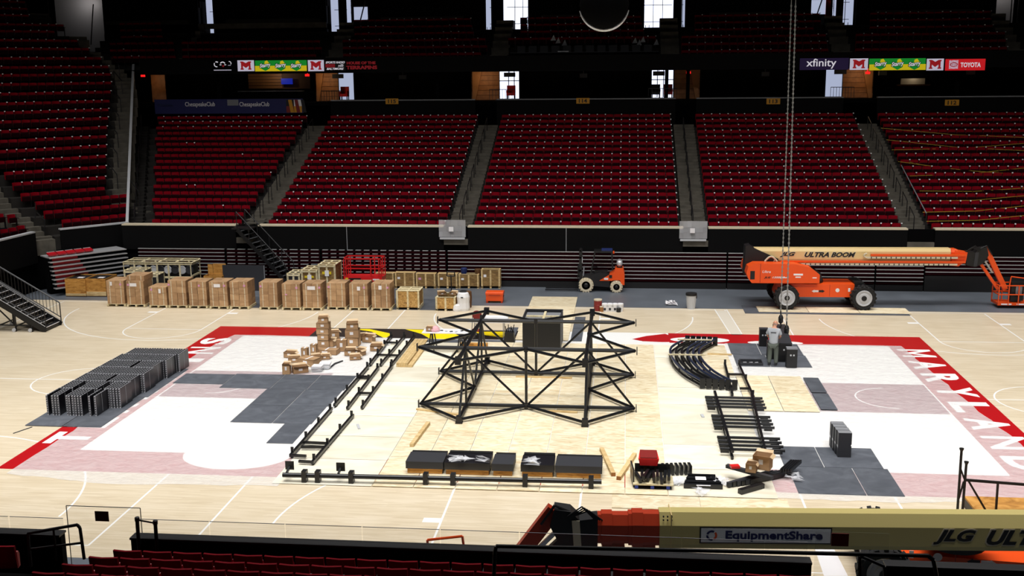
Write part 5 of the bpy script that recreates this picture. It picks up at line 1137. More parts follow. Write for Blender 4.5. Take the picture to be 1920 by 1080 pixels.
# ================================================================== BOOM LIFTS
def boom_lift(label, loc, rz, s, ext=0., bdz=0., boff=0., crz=0., coff=(0, 0), near=False):
    """s = local side (+1/-1) that carries the lettering in view"""
    t = T('boom_lift', label, 'boom lift', loc, rz)
    def P(b_, nm, mt, par=None): return b_.o(nm, mt, par or t, world=False)
    # chassis (may be turned under the upper works)
    Mz = Matrix.Translation((coff[0], coff[1], 0)) @ Matrix.Rotation(crz, 4, 'Z')
    def CH(b_): b_.v = [tuple(Mz @ Vector(v)) for v in b_.v]; return b_
    P(CH(B().prism([(-2.3, .62), (-2.1, 1.2), (1.5, 1.2), (1.5, .55), (-1.9, .55)], 'y', -.75, .75) if not near else B().prism([(-2.2, .5), (-2.1, .85), (2.1, .85), (2.2, .5)], 'y', -.6, .6)), 'chassis', 'orange')
    P(CH(B().prism([(1.5, .6), (2.3, .75), (2.3, 1.0), (1.9, 1.3), (1.5, 1.3)] if not near else [(1.5, .6), (2.3, .6), (2.3, .8), (1.5, .95)], 'y', -.7, .7)), 'front_cover', 'black')
    for x in (-1.87, 1.87):
        P(CH(B().box(x-.18, x+.18, -1.0, 1.0, .45, .75)), 'axle', 'darkorange')
        for y in (-1.28, .84):
            r, w = .6, .44; c = (x, y, .6)
            o = P(CH(B().lathe([(.34, .02), (.54, 0), (.585, .06), (.585, w-.06), (.54, w), (.34, w-.02)], 32, c, 'y')), 'tire', 'rubber')
            tr_ = B()
            for k in range(18):
                for q in (0, 1):
                    a2 = 2*PI*(k+.5*q)/18; tr_.bx((c[0]+math.cos(a2)*.59, c[1]+w*(.27+.46*q), c[2]+math.sin(a2)*.59), (.05, w*.55, .1), ry=-a2)
            P(CH(tr_), 'tread_lugs', 'rubber', o)
            for yy in ((c[1]+.008, 1), (c[1]+w-.008, -1)):
                P(CH(B().lathe([(.4, .005*yy[1]), (.39, -.025*yy[1]), (.35, -.025*yy[1]), (.33, .006*yy[1]), (.25, .004*yy[1]), (.22, -.02*yy[1])], 24, (c[0], yy[0], c[2]), 'y')), 'rim', 'lightgrey', o)
                P(CH(B().lathe([(.14, .03*yy[1]), (.13, -.04*yy[1]), (.05, -.05*yy[1])], 12, (c[0], yy[0], c[2]), 'y')), 'hub_cap', 'black', o)
    for y in (-.755, .755):
        P(CH(B().bx((-.35, y, .85), (.2, .008, .1)).add([(-.45, y+.006*np.sign(y), .77), (-.45, y+.006*np.sign(y), .93), (-.58, y+.006*np.sign(y), .85)], [(0, 1, 2)])), 'arrow_sticker', 'white')
        P(CH(B().bx((-.15, y, .85), (.16, .008, .1)).add([(-.07, y+.006*np.sign(y), .77), (-.07, y+.006*np.sign(y), .93), (.06, y+.006*np.sign(y), .85)], [(0, 1, 2)])), 'arrow_sticker', 'black')
        P(CH(B().lathe([(.1, -.004), (.1, .004)], 16, (.68, y, .9), 'y')), 'round_sticker', 'white'); P(CH(B().bx((1.25, y, .92), (.1, .008, .18))), 'sticker', 'paper'); P(CH(B().bx((.3, y, .88), (.02, .008, .6))), 'door_seam', 'darkorange')
    # turntable
    P(B().lathe([(.7, 1.2), (.7, 1.32)], 20, (-.6, 0, 0)), 'turntable_ring', 'black')
    for sd in ((-1, 1) if not near else (-1,)):
        hz = -.85 if near else 0
        hood = [(-3.75, 1.5), (-3.6, 1.32), (-.3, 1.32), (-.3, 1.75), (-.75, 2.1), (-1.5, 2.28), (-3.5, 2.3), (-3.8, 2.15), (-3.88, 1.8)]
        y0, y1 = sorted((sd*.42, sd*1.15)); h = P(B().prism([(u, max(1.3, v+hz)) for u, v in hood] if not near else [(-3.7, .75), (-.3, .75), (-.3, .9), (-.8, 1.1), (-3.6, 1.15), (-3.85, 1.0)], 'y', y0, y1), 'hood', 'orange')
        if near: continue
        P(B().bx((-3.2, sd*1.153, 1.82), (.03, .008, .95)), 'hood_seam', 'darkorange', h); P(B().bx((-3.58, sd*1.154, 1.72), (.22, .01, .42)), 'vent', 'black', h); P(B().bx((-1.35, sd*1.154, 1.76), (.45, .008, .09)), 'sticker', 'paper', h); P(B().bx((-1.35, sd*1.154, 1.63), (.26, .008, .06)), 'sticker', 'paper', h)
        P(B().bx((-2.05, sd*1.154, 1.6), (.3, .008, .04)), 'sticker', 'paper', h); P(B().bx((-.55, sd*1.154, 1.6), (.2, .008, .05)), 'sticker', 'paper', h)
    P(B().prism([(-.3, 1.22), (0, 1.22), (-.1, 1.4), (-1.2, 1.6), (-1.5, 1.6), (-.3, 1.4)] if near else [(-.3, 1.32), (0, 1.32), (-.1, 1.7), (-1.2, 2.25), (-1.5, 2.25), (-.3, 1.7)], 'y', -.4, .4), 'front_shroud', 'black')
    dz = bdz; by = boff
    P(B().prism([(-3.88, 1.6), (-3.2, 1.6), (-2.2, 2.4+dz), (-3.5, 2.98+dz), (-3.62, 3.1+dz), (-3.85, 3.05+dz)], 'y', by-.38, by+.38), 'boom_post', 'black')
    # boom
    x0, x1 = -3.4, 6.2
    sec_ = [(-.26, 2.14), (.26, 2.14), (.3, 2.24), (.3, 2.68), (.14, 2.93), (-.14, 2.93), (-.3, 2.68), (-.3, 2.24)] if near else [(-.26, 2.3), (.26, 2.3), (.28, 2.4), (.28, 2.78), (.2, 2.93), (-.2, 2.93), (-.28, 2.78), (-.28, 2.4)]
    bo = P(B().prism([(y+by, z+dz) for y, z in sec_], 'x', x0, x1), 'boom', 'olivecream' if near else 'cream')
    x = x1
    for k in range(2 if ext > .5 else 1):
        f = .88-.08*k; nx = x1+(ext if ext > .5 else .35)*(k+1)/(2 if ext > .5 else 1)
        zc = 2.5
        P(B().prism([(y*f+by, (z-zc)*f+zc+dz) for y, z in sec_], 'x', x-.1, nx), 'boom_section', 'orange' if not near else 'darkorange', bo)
        P(B().prism([(y*(f+.07)+by, (z-zc)*(f+.07)+zc+dz) for y, z in sec_], 'x', nx-.32, nx-.08), 'boom_collar', 'orange' if not near else 'darkorange', bo)
        if near: P(B().box(nx-.6, nx-.1, by-.18, by+.18, 1.86+dz, 2.15+dz), 'cable_guide', 'darkorange', bo)
        x = nx
    if near:
        for q in range(3):
            for zz in (2.8, 2.88): P(B().bx((x1-.08-.09*q, by+s*.27, zz+dz), (.03, .04, .03)), 'bolt', 'black', bo)
        P(B().bx((x1-.25, by, 2.5+dz), (.02, .63, .88)), 'seam', 'cream', bo)
    if not near:
        for (xa, xb, zz, mt) in ((-2.1, 6.9, 2.28, 'orange'), (2.3, 6.9, 2.62, 'orange')):
            P(B().bar((xa, by+s*.36, zz), (xb, by+s*.36, zz), .1, .1), 'side_rail', mt, bo)
            P(B().bar((xa-.2, by+s*.4, zz-.12), (xb-.4, by+s*.4, zz-.12), .1, .08), 'hose_carrier', 'ledge', bo)
            n = int((xb-xa-.4)/.12)
            for k in range(n): P(B().bx((xa-.1+.12*k, by+s*.452, zz-.12), (.05, .012, .085)), 'carrier_link', 'charcoal', bo) if k % 2 else None
            a = [(xa-.2-.14*math.sin(PI*i/6), by+s*.4, zz-.12+.2*(1-math.cos(PI*i/6))/2) for i in range(7)]; P(B().pipe(a, .045, 6), 'hose_loop', 'ledge', bo)
        P(B().pipe([(-2.9+.6*i/6, by+s*.5, 2.3+.25*math.sin(PI*i/6)) for i in range(7)], .05, 6), 'hose_loop', 'ledge', bo)
        P(B().prism([(6.2, 2.1), (6.6, 2.05), (6.95, 2.3), (7.0, 2.75), (6.4, 2.85)], 'y', by-.3, by+.3), 'boom_head', 'orange', bo)
    xe = x+(.1 if near else .55)
    # knuckle, jib, platform
    kn = P(B().prism([(xe-.1, 2.1+dz), (xe+.35, 2.0+dz), (xe+.75, 2.2+dz), (xe+.95, 2.6+dz), (xe+.85, 3.0+dz), (xe+.5, 2.95+dz), (xe+.3, 2.75+dz), (xe-.1, 2.8+dz)], 'y', by-.22, by+.22), 'knuckle', 'black')
    P(B().prism([(xe+.25, 2.05+dz), (xe+.42, 2.05+dz), (xe+.47, 2.75+dz), (xe+.3, 2.75+dz)], 'y', by+s*.225 if s > 0 else by-.24, by+.24 if s > 0 else by-.225), 'cylinder_cover', 'ledge' if near else 'charcoal', kn)
    for k in range(4): P(B().pipe([(xe-.2+.05*k, by+s*.2, 2.75+dz), (xe+.1+.05*k, by+s*.26, 3.0+dz+.03*k), (xe+.45+.04*k, by+s*.24, 2.85+dz)], .018, 5), 'hose', 'black', kn)
    j0 = Vector((xe+.85, by, 2.92+dz)); j1 = Vector((xe+1.95+(.35 if near else 0), by, .85+dz*.9)); dj = j1-j0
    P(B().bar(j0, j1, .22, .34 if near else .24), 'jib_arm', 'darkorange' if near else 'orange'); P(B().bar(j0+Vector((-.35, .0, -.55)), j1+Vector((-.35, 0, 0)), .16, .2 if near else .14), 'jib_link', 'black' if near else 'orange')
    P(B().bar(j0+Vector((-.2, .12, -.3)), j0+dj*.6+Vector((-.2, .12, 0)), .09), 'jib_cylinder', 'chrome')
    P(B().pipe([j0+Vector((-.35, s*.15, .0)), j0+Vector((0, s*.15, .15)), j0+Vector((.3, s*.15, -.3))], .03, 6), 'hose', 'black')
    px0 = j1.x-.45+(.55 if near else 0); pz = .12 if not near else .0
    bk_ = P(B().box(px0, px0+2.4, by-.45, by+.45, pz, pz+.12), 'platform_floor', 'orange')
    for y in (by-.45, by+.45):
        for z in (pz+.55, pz+1.0): P(B().bar((px0, y, z), (px0+2.4, y, z), .05), 'guard_rail', 'rust' if near else 'orange', bk_)
        for k in range(6): P(B().bar((px0+.48*k, y, pz), (px0+.48*k, y, pz+1.0), .045), 'rail_post', 'rust' if near else 'orange', bk_)
    for xx in (px0, px0+2.4):
        for z in (pz+.55, pz+1.0): P(B().bar((xx, by-.45, z), (xx, by+.45, z), .05), 'guard_rail', 'rust' if near else 'orange', bk_)
    P(B().box(px0+.65, px0+1.25, by-.3, by+.1, pz+.2, pz+1.15), 'control_box', 'black', bk_); P(B().bx((px0+1.0, by-.32, pz+.75), (.3, .02, .4)), 'instruction_plate', 'grey', bk_); P(B().pipe([(px0+.5, by-.4, pz+1), (px0+.55, by-.4, pz+1.45), (px0+1.35, by-.4, pz+1.35), (px0+1.35, by-.4, pz+1)], .03, 6), 'top_guard', 'orange', bk_)
    for k in range(3): P(B().bx((px0+.4+.75*k, by+s*.455, pz+.06), (.5, .01, .07)), 'sticker', 'paper', bk_)
    return t
def side_text(t, body, lx, lz, w, h, s, off, mt, **k):
    M = basis(t); o = M @ Vector((lx, off, lz)); xd = (M.to_3x3() @ Vector((1, 0, 0)))*(1 if s < 0 else -1)
    return text_to('lettering', body, mt, t, frame(o, xd, (0, 0, 1)), width=w, height=h, **k)
l1 = boom_lift('orange and cream telescopic boom lift parked along the far apron', (12.85, 15.9, .035), .03, -1)
for body, lx, w in (('JLG', -1.75, .75), ('ULTRA', -.32, 1.2), ('BOOM', .98, 1.2)):
    side_text(l1, body, lx, 2.62, w+.04, .3, -1, -.29, 'ledge', bold=.05, shear=.35); side_text(l1, body, lx, 2.62, w, .25, -1, -.296, 'black', bold=.04, shear=.35)
side_text(l1, 'JLG', -2.85, 1.6, .32, .12, -1, -1.16, 'black', bold=.03, shear=.3); side_text(l1, '1350SJP', -2.3, 1.6, .62, .12, -1, -1.16, 'white', bold=.02, shear=.3); side_text(l1, 'Ultra', -2.9, 1.9, .4, .13, -1, -1.16, 'white', shear=.3)
l2 = boom_lift('large near boom lift with an olive cream boom reaching in from the right', (9.93, -15.2, 0), PI+.0634, 1, ext=1.35, bdz=-.63, boff=.86, crz=-.163, coff=(-1.0, -.48), near=True)
def on2(px): return None
for body, lx, w in (('JLG', -.16, .9), ('ULTRA', -1.67, 1.65)):
    side_text(l2, body, lx, 1.84, w+.06, .4, 1, 1.166, 'ledge', bold=.05, shear=.35); side_text(l2, body, lx, 1.84, w, .34, 1, 1.172, 'black', bold=.04, shear=.35)
nm_ = {}
M2 = basis(l2)
sg = B(); sg.bx((3.9, 1.165, 1.84), (2.86, .01, .38)); sg.o('name_board', 'black', l2, world=False); sg = B(); sg.bx((3.9, 1.172, 1.84), (2.8, .01, .32)); sg.o('name_board', 'white', l2, world=False)
side_text(l2, 'EquipmentShare', 3.72, 1.83, 2.1, .25, 1, 1.182, 'navy', bold=.03)
for a0, mt in ((.3, 'navy'), (2.4, 'orange'), (4.5, 'navy')):
    n = 8; c = Vector((5.07, 1.182, 1.84)); B().add([(c.x+r_*math.cos(a0+1.8*i/n), c.y, c.z+r_*math.sin(a0+1.8*i/n)) for r_ in (.12, .075) for i in range(n+1)], [(i, i+1, n+2+i, n+1+i) for i in range(n)]).o('ring_logo', mt, l2, world=False)
# ================================================================== RETRACTABLE BLEACHERS
def bleacher(label, x0, x1, n=8, seg=None, ztop=2.0, Y=19.86, step=.205, red=False):
    t = T('folded_bleacher', label, 'bleacher', ((x0+x1)/2, Y, 0))
    B().box(x0, x1, Y+.02, Y+.12, 0, ztop-.05).o('body', 'deep', t)
    for k in range(n):
        z = ztop-step*k; y = Y-.012*k
        cuts = [x0+(x1-x0)*i/seg for i in range(seg+1)] if seg else [x0, x1]
        for a, b_ in zip(cuts[:-1], cuts[1:]):
            g = .08 if seg else .02; B().box(a+g, b_-g, y-.1, y, z-.03, z).o('tread', 'alu', t)
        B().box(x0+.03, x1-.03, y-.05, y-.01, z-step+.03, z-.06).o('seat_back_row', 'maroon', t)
    B().box(x0, x1, Y-.1, Y+.02, 0, ztop-step*n-.02).o('kick_panel', 'black', t)
    return t
bx = lambda px: V(px, 500, 19.86).x
bleacher('folded bleacher with long pale treads behind the big slatted crate', bx(262), bx(424), 8)
bleacher('folded bleacher with short split treads behind the dark stair', bx(426), bx(602), 8, 9)
bleacher('folded bleacher with short split treads behind the red scissor lift', bx(604), bx(838), 8, 15)
bleacher('long folded bleacher with continuous treads behind the forklift', bx(840), bx(1362), 8)
bleacher('folded bleacher behind the front wheels of the far boom lift', bx(1364), bx(1640), 8)
bleacher('shorter folded bleacher behind the basket of the far boom lift', bx(1734), bx(2120), 5, None, 1.9)
bleacher('narrow folded bleacher below the tip of the far boom', bx(1642), bx(1732), 8, None, 2.0)
# corner bleacher at the left with red seats on top
cl = T('folded_bleacher', 'angled corner bleacher with red folded seats on its top tier at far left', 'bleacher', (-25.5, 17.5, 0))
fA = G(100, 549); fB = G(217, 527)
def flat(p): return Vector((p.x, p.y, 0))
P0, P1 = Vector((-27.75, 15.7, 0)), Vector((-24.95, 19.0, 0)); dv = (P1-P0).normalized(); nv = Vector((-dv.y, dv.x, 0))
for k in range(8):
    z = .42+.23*k; off = nv*(.0+.07*k); a = P0+off+Vector((0, 0, z)); b_ = P1+off+Vector((0, 0, z))
    B().bar(a, b_, .35, .05).o('tread', 'alu', cl)
    if k < 7: B().bar(a+dv*.2+nv*.12+Vector((0, 0, .12)), a+dv*(2.2-.1*k)+nv*.12+Vector((0, 0, .12)), .04, .15).o('seat_back_row', 'seatbright', cl)
B().bar(P0+nv*.9+Vector((0, 0, 1.0)), P1+nv*.9+Vector((0, 0, 1.0)), .5, 1.9).o('body', 'deep', cl)
B().bar(P0+nv*1.1+Vector((0, 0, 2.03)), P1+nv*1.1+Vector((0, 0, 2.03)), 1.1, .06).o('top_deck', 'alu', cl)
for k in range(5):
    c = P0+dv*(.3+.5*k)+nv*.75+Vector((0, 0, 2.2)); B().bx(c, (.45, .38, .08), math.atan2(dv.y, dv.x), .25).o('folded_seat', 'seatbright', cl); B().bx(c+nv*.18+Vector((0, 0, .05)), (.4, .06, .1), math.atan2(dv.y, dv.x)).o('seat_hinge', 'lightgrey', cl)
sn = tag(B().bx(PL(131, 464, cB+cn*.2, cn), (.5, .02, .22), math.atan2(cd.y, cd.x)).o('wall_notice', 'paper'), 'small white notice on the dark wall above the corner bleacher', 'sign')
# ================================================================== STAGE STAIR at the left
ss = T('stage_stair', 'black portable steel stair with white edged steps and railings at left', 'stairs', (-25.2, 8.4, 0))
n = 12; xb0 = -23.95; dX = .30; dZ = .19; y0, y1 = 7.75, 9.1
for k in range(n):
    x = xb0-dX*k; z = dZ*(k+1)
    B().box(x-dX, x, y0, y1, z-.05, z).o('tread', 'black', ss); B().box(x-.025, x+.003, y0+.03, y1-.03, z-.012, z+.004).o('white_nosing', 'paper', ss); B().box(x-.02, x-.01, y0, y1, z-dZ, z-.05).o('riser', 'black', ss)
for y in (y0-.03, y1+.03):
    a = Vector((xb0+.05, y, .05)); b_ = Vector((xb0-dX*n, y, dZ*n-.05)); B().bar(a, b_, .06, .25).o('stringer', 'black', ss)
    B().bar(a+Vector((0, 0, .2)), b_+Vector((0, 0, .2)), .03, .025).o('stringer_edge', 'lightgrey', ss)
    for h in (1.05, .35): B().tube(a+Vector((0, 0, h)), b_+Vector((0, 0, h)), .025, 6).o('handrail', 'blacksteel', ss)
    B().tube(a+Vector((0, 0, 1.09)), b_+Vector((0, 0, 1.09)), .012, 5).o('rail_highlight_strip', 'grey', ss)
    B().tube(a, a+Vector((0, 0, 1.05)), .028, 6).o('rail_post', 'blacksteel', ss)
    for k in range(22):
        p = a+(b_-a)*(k/22); B().tube(p+Vector((0, 0, .35)), p+Vector((0, 0, 1.05)), .013, 5).o('baluster', 'blacksteel', ss)
for x in (-24.6, -25.4, -26.3, -27.3):
    for y in (y0, y1): B().bar((x, y, 0), (x, y, (xb0-x)/dX*dZ), .06).o('leg', 'black', ss)
    B().bar((x, y0, .25), (x, y1, .25), .05).o('cross_brace', 'black', ss)
B().bar((-24.2, y0, .3), (-27.4, y0, .3), .05).o('base_rail', 'black', ss); B().bar((-24.6, y0, .28), (-25.4, y0, .8), .05).o('diagonal_brace', 'black', ss); B().bar((-25.4, y0, .28), (-26.3, y0, 1.2), .05).o('diagonal_brace', 'black', ss)
for x in (-24.6, -25.4, -26.3):
    for y in (y0, y1): B().lathe([(.09, -.03), (.09, .03)], 12, (x-.05, y-.1, .09), 'y').o('caster', 'lightgrey', ss)
# stair up to the seats between the bleachers
ms = T('bleacher_stair', 'dark steel stair climbing to the seats left of section 115', 'stairs', (-17, 19.3, 0))
n = 13; A_ = Vector((-15.6, 18.9, .35)); Bq = Vector((-18.45, 19.4, 3.25))
for k in range(n):
    p = A_+(Bq-A_)*((k+.5)/n); B().bx(p, (.3, 1.1, .04), -.19).o('tread', 'black', ms); B().bx(p+Vector((.14, 0, .025)), (.03, 1.0, .02), -.19).o('white_nosing', 'grey', ms)
for s in (-.55, .55):
    o_ = Vector((.1*s, s, 0)); B().bar(A_+o_, Bq+o_, .05, .2).o('stringer', 'black', ms); B().tube(A_+o_+Vector((0, 0, 1)), Bq+o_+Vector((0, 0, 1)), .03, 6).o('handrail', 'blacksteel', ms)
    for k in range(5): p = A_+(Bq-A_)*(k/4)+o_; B().tube(p, p+Vector((0, 0, 1)), .025, 6).o('rail_post', 'blacksteel', ms)
B().box(-18.95, -17.78, 19.2, 20.25, 3.2, 3.27).o('landing', 'black', ms)
for k in range(4): B().bx((-18.36, 20.5+.42*k, 3.0+.14*k), (1.1, .4, .04)).o('tread', 'step', ms)
for px in (848, 1300):    # polythene hung over the wall gaps
    x = V(px, 430, 19.95).x; b_ = B(); w = .75
    for i in range(7):
        for j in range(4):
            a = (x-w+2*w*i/7, 19.95+random.uniform(-.05, .02), 2.75+.32*j); c = (x-w+2*w*(i+1)/7, 19.95+random.uniform(-.05, .02), 3.07+.32*j)
            if j < 3: b_.add([a, (c[0], a[1], a[2]), (c[0], c[1], c[2]), (a[0], c[1], c[2])], [(0, 1, 2, 3)])
    tag(b_.o('polythene_sheet', 'wrap'), 'crinkled clear polythene hung over the wall gap %s' % ('left of the middle stand' if px < 900 else 'right of the middle stand'), 'plastic sheet')
    tag(B().bx((x-.05, 19.85, 3.2), (.26, .02, .26)).o('notice_sheet', 'paper'), 'white notice taped on the polythene %s' % ('left of the middle stand' if px < 900 else 'right of the middle stand'), 'sign')
    tag(B().box(x-.7, x+.7, 19.88, 20.0, 2.62, 2.72).o('threshold_bar', 'lightgrey'), 'pale bar below the polythene %s' % ('left of the middle stand' if px < 900 else 'right of the middle stand'), 'bar')
# yellow tape lines tied across section 112
for i, (a, b_) in enumerate((((1652, 240), (1930, 258)), ((1662, 262), (1930, 283)), ((1672, 281), (1930, 268)), ((1684, 303), (1930, 328)), ((1706, 330), (1930, 314)), ((1724, 358), (1930, 352)), ((1724, 377), (1930, 366)), ((1730, 398), (1930, 385)), ((1735, 415), (1930, 403)), ((1690, 300), (1800, 318)))):
    Ya = 21+14.5*(425-a[1])/215; p = V(*a, Ya-.4); q = V(*b_, 21+14.5*(425-b_[1])/215-.4)
    m_ = (p+q)/2-Vector((0, 0, .12)); tag(B().bar(p, m_, .012, .03).bar(m_, q, .012, .03).o('caution_tape', 'tapeyellow'), 'yellow tape across the seats of the right edge stand, %s from the top' % ORD[i], 'tape', 'yellow tapes in section 112')
hr = T('aisle_handrail', 'slanted pale handrail at the foot of the aisle by the taped stand', 'handrail', V(1735, 430, 20.3))
B().tube(V(1737, 400, 20.6), V(1690, 310, 27), .03, 6).o('rail', 'grey', hr); q_ = V(1737, 400, 20.6); B().tube((q_.x, q_.y, 2.6), q_, .03, 6).o('post', 'blacksteel', hr)
# ================================================================== NEAR WALL, GLASS, RAILS
wn = ST('wall_near', (0, -21, 0))
for a, b_ in ((-6.13, 6.3), (-14, -7.5), (7.55, 14)):
    B().box(a, b_, -21.1, -20.95, 0, 3.33).o('dasher_panel', 'wallblack', wn); B().box(a, b_, -21.15, -20.9, 3.33, 3.37).o('cap', 'blacksteel', wn)
gx = [-6.1, -4.65, -3.2, -1.75, -.3, 1.15, 2.6, 4.05, 5.5, 6.25]
for i, (a, b_) in enumerate(zip(gx[:-1], gx[1:])): B().box(a+.01, b_-.01, -20.96, -20.945, 3.37, 3.66).o('glass_panel', 'glass', wn); B().bar((a+.01, -20.95, 3.665), (b_-.01, -20.95, 3.665), .014, .008).o('glass_edge', 'grey', wn)
for i, (a, b_) in enumerate(((-9.9, -8.6), (-8.58, -7.5))): B().box(a+.01, b_-.01, -20.96, -20.945, 3.37, 3.62).o('glass_panel', 'glass', wn); B().bar((a+.01, -20.95, 3.625), (b_-.01, -20.95, 3.625), .014, .008).o('glass_edge', 'grey', wn)
tg = T('glass_gate', 'tall clear glass panel with a dark plaque across the near aisle', 'glass panel', (-6.8, -20.9, 2.7))
ga, gb = V(124, 948, -20.75), V(263, 954, -20.75)
B().box(ga.x, gb.x, -20.76, -20.745, 0, ga.z).o('pane', 'glass', tg)
for p, q in (((ga.x, 0), (ga.x, ga.z)), ((ga.x, ga.z), (gb.x, ga.z)), ((gb.x, ga.z), (gb.x, 0))): B().bar((p[0], -20.75, p[1]), (q[0], -20.75, q[1]), .012).o('edge', 'charcoal', tg)
c = V(191, 968, -20.77); B().bx(c, (.27, .012, .2)).o('plaque', 'brownbox', tg)
tg = T('glass_gate', 'clear glass panel with a dark plaque in front of the near boom at right', 'glass panel', (7, -20.9, 2.7))
c = V(1575, 1012, -20.77); B().bx(c, (.3, .012, .24)).o('plaque', 'rust', tg); B().box(V(1530, 1000, -20.8).x, V(1672, 1000, -20.9).x, -20.76, -20.745, 0, V(1600, 998, -20.75).z).o('pane', 'glass', tg)
hr = T('aisle_handrail', 'black tube handrail at the top of the near left aisle', 'handrail', (-7.4, -21.6, 2.8))
r1, r2, r3 = V(52, 1000, -21.6), V(145, 984, -21.6), V(158, 1048, -21.6)
B().pipe([V(58, 1062, -21.6), r1, r2, V(150, 990, -21.6), r3], .03, 8).o('rail', 'black', hr); B().tube(V(100, 990, -21.6), V(106, 1052, -21.6), .022, 6).o('post', 'black', hr); B().tube(V(55, 1030, -21.6), V(152, 1018, -21.6), .022, 6).o('mid_rail', 'black', hr)
st_ = T('stanchion_pair', 'two black belt posts joined by a strap at the near wall', 'stanchion', V(258, 1005, -21.2))
for px, yt in ((257, 972), (291, 978)):
    a, b_ = V(px, yt, -21.2), V(px+4, yt+60, -21.2); B().tube(a, b_, .035, 10).o('post', 'black', st_); B().lathe([(.045, -.05), (.045, .02), (.03, .03)], 10, a).o('head', 'black', st_)
B().bar(V(258, 975, -21.2), V(291, 981, -21.2), .008, .03).o('strap', 'black', st_)
fr_ = T('front_rail', 'long blurred dark guard rail in front of the camera at the lower right', 'railing', (4, -27, 3))
YR2 = -28.5; p0, p1 = V(930, 1024, YR2), V(1740, 1042, YR2)
B().pipe([V(926, 1080, YR2), V(928, 1034, YR2), p0, p1, V(1750, 1050, YR2), V(1756, 1080, YR2)], .022, 8).o('rail', 'blacksteel', fr_)
B().tube(V(926, 1080, YR2), Vector((V(926, 1080, YR2).x, YR2, 3.5)), .02, 6).o('post', 'blacksteel', fr_); B().tube(V(1756, 1080, YR2), Vector((V(1756, 1080, YR2).x, YR2, 3.5)), .02, 6).o('post', 'blacksteel', fr_)
hr = T('aisle_handrail', 'black tube handrail at the near right aisle below the boom', 'handrail', (7.7, -21.6, 2.8))
B().pipe([V(1612, 1085, -21.6), V(1612, 1042, -21.6), V(1658, 1062, -21.6), V(1660, 1085, -21.6)], .03, 8).o('rail', 'black', hr)
# scaffold frame at the right with a plywood deck
sf = T('scaffold_frame', 'black steel frame with upright posts and a plywood deck at the right edge', 'scaffold', (12.5, -11, 0))
Yg = -11.2
def gp(x, y, Y=Yg): return V(x, y, Y)
for (a, b_) in (((1803, 843), (1795, 960)), ((1812, 868), (1804, 965))):
    B().tube(gp(*a), gp(*b_), .035, 8).o('post', 'black', sf); B().lathe([(.03, -.05), (.06, .02), (.06, .04)], 10, gp(*a)).o('post_head', 'black', sf)
B().bar(gp(1811, 900), gp(1940, 910), .06).o('top_rail', 'black', sf); B().bar(gp(1816, 902), gp(1850, 960), .05).o('diagonal', 'black', sf); B().bar(gp(1871, 905), gp(1867, 962), .05).o('rail_post', 'black', sf); B().bar(gp(1800, 876), gp(1808, 898), .04).o('link', 'black', sf); B().bar(gp(1807, 903), gp(1796, 940), .04).o('link', 'black', sf)
za = gp(1810, 960).z; q0 = G(1808, 930, max(.1, za)); B().box(q0.x, q0.x+3.5, Yg-1.0, q0.y, max(.08, za)-.05, max(.1, za)).o('deck', 'orangeply', sf); B().box(q0.x, q0.x+.1, Yg-1, q0.y, 0, max(.08, za)-.05).o('deck_leg', 'black', sf)
# ================================================================== CHAIN HOISTS
for i, (px, yb, Y, rr, lbl) in enumerate(((1464, 612, 7.3, .028, 'steel hoist chain with hook block hanging above the man, left one'), (1475, 632, 6.4, .032, 'steel hoist chain with ring hook hanging right of the man, right one'))):
    b0 = V(px, yb-30, Y); top = V(px+(20 if i == 0 else 17), 0, Y); t = T('chain_hoist', lbl, 'chain', (b0.x, b0.y, b0.z-.3))
    d = (top-b0); n = 160; c_ = B()
    e = b0+d.normalized()*(d.length+1.5)
    c_.tube(b0, e, rr*.55, 5)
    for k in range(int(d.length/.09)): c_.bx(b0+d.normalized()*(.09*k), (rr*2.2 if k % 2 else rr*.9, rr*.9 if k % 2 else rr*2.2, .075))
    c_.o('chain', 'chain', t)
    p = V(px, yb-14, Y); B().lathe([(.04, -.2), (.1, -.14), (.11, .05), (.07, .16), (.03, .2)], 12, p).o('hook_block', 'black', t); B().tube(p, b0, .03).o('shackle', 'black', t)
    if i: B().pipe([p+Vector((.11*math.sin(2*PI*k/12), 0, -.3+.11*math.cos(2*PI*k/12))) for k in range(13)], .028, 6).o('ring_hook', 'black', t)
    else: B().pipe([p+Vector((0, 0, -.2)), p+Vector((.03, 0, -.3)), p+Vector((0, 0, -.38)), p+Vector((-.05, 0, -.33))], .025, 6).o('hook', 'black', t)
# hanging dark dome lamp at the top
c = V(1133, 8, 4.); dl = T('hanging_dome', 'dark round dome hanging from the roof with a bright lower rim', 'dome', c)
Rr = .95
B().lathe([(.05, .95), (.4, .86), (.7, .64), (.88, .36), (Rr, 0), (.88, -.36), (.7, -.64), (.4, -.86), (.05, -.95)], 28, c).o('dome', 'deep', dl, smooth=True)
rb = B()
for k in range(16):
    a0, a1 = (PI*(1.08+.84*q/16) for q in (k, k+1)); w = lambda q: .02+.055*math.sin(PI*q/16)
    rb.tube(c+Vector((Rr*1.02*math.cos(a0), -.1, Rr*1.02*math.sin(a0))), c+Vector((Rr*1.02*math.cos(a1), -.1, Rr*1.02*math.sin(a1))), w(k), 6, w(k+1))
rb.o('rim', 'alu', dl); B().tube(c+Vector((0, 0, .9)), c+Vector((0, 0, 12)), .03).o('hanger', 'black', dl)
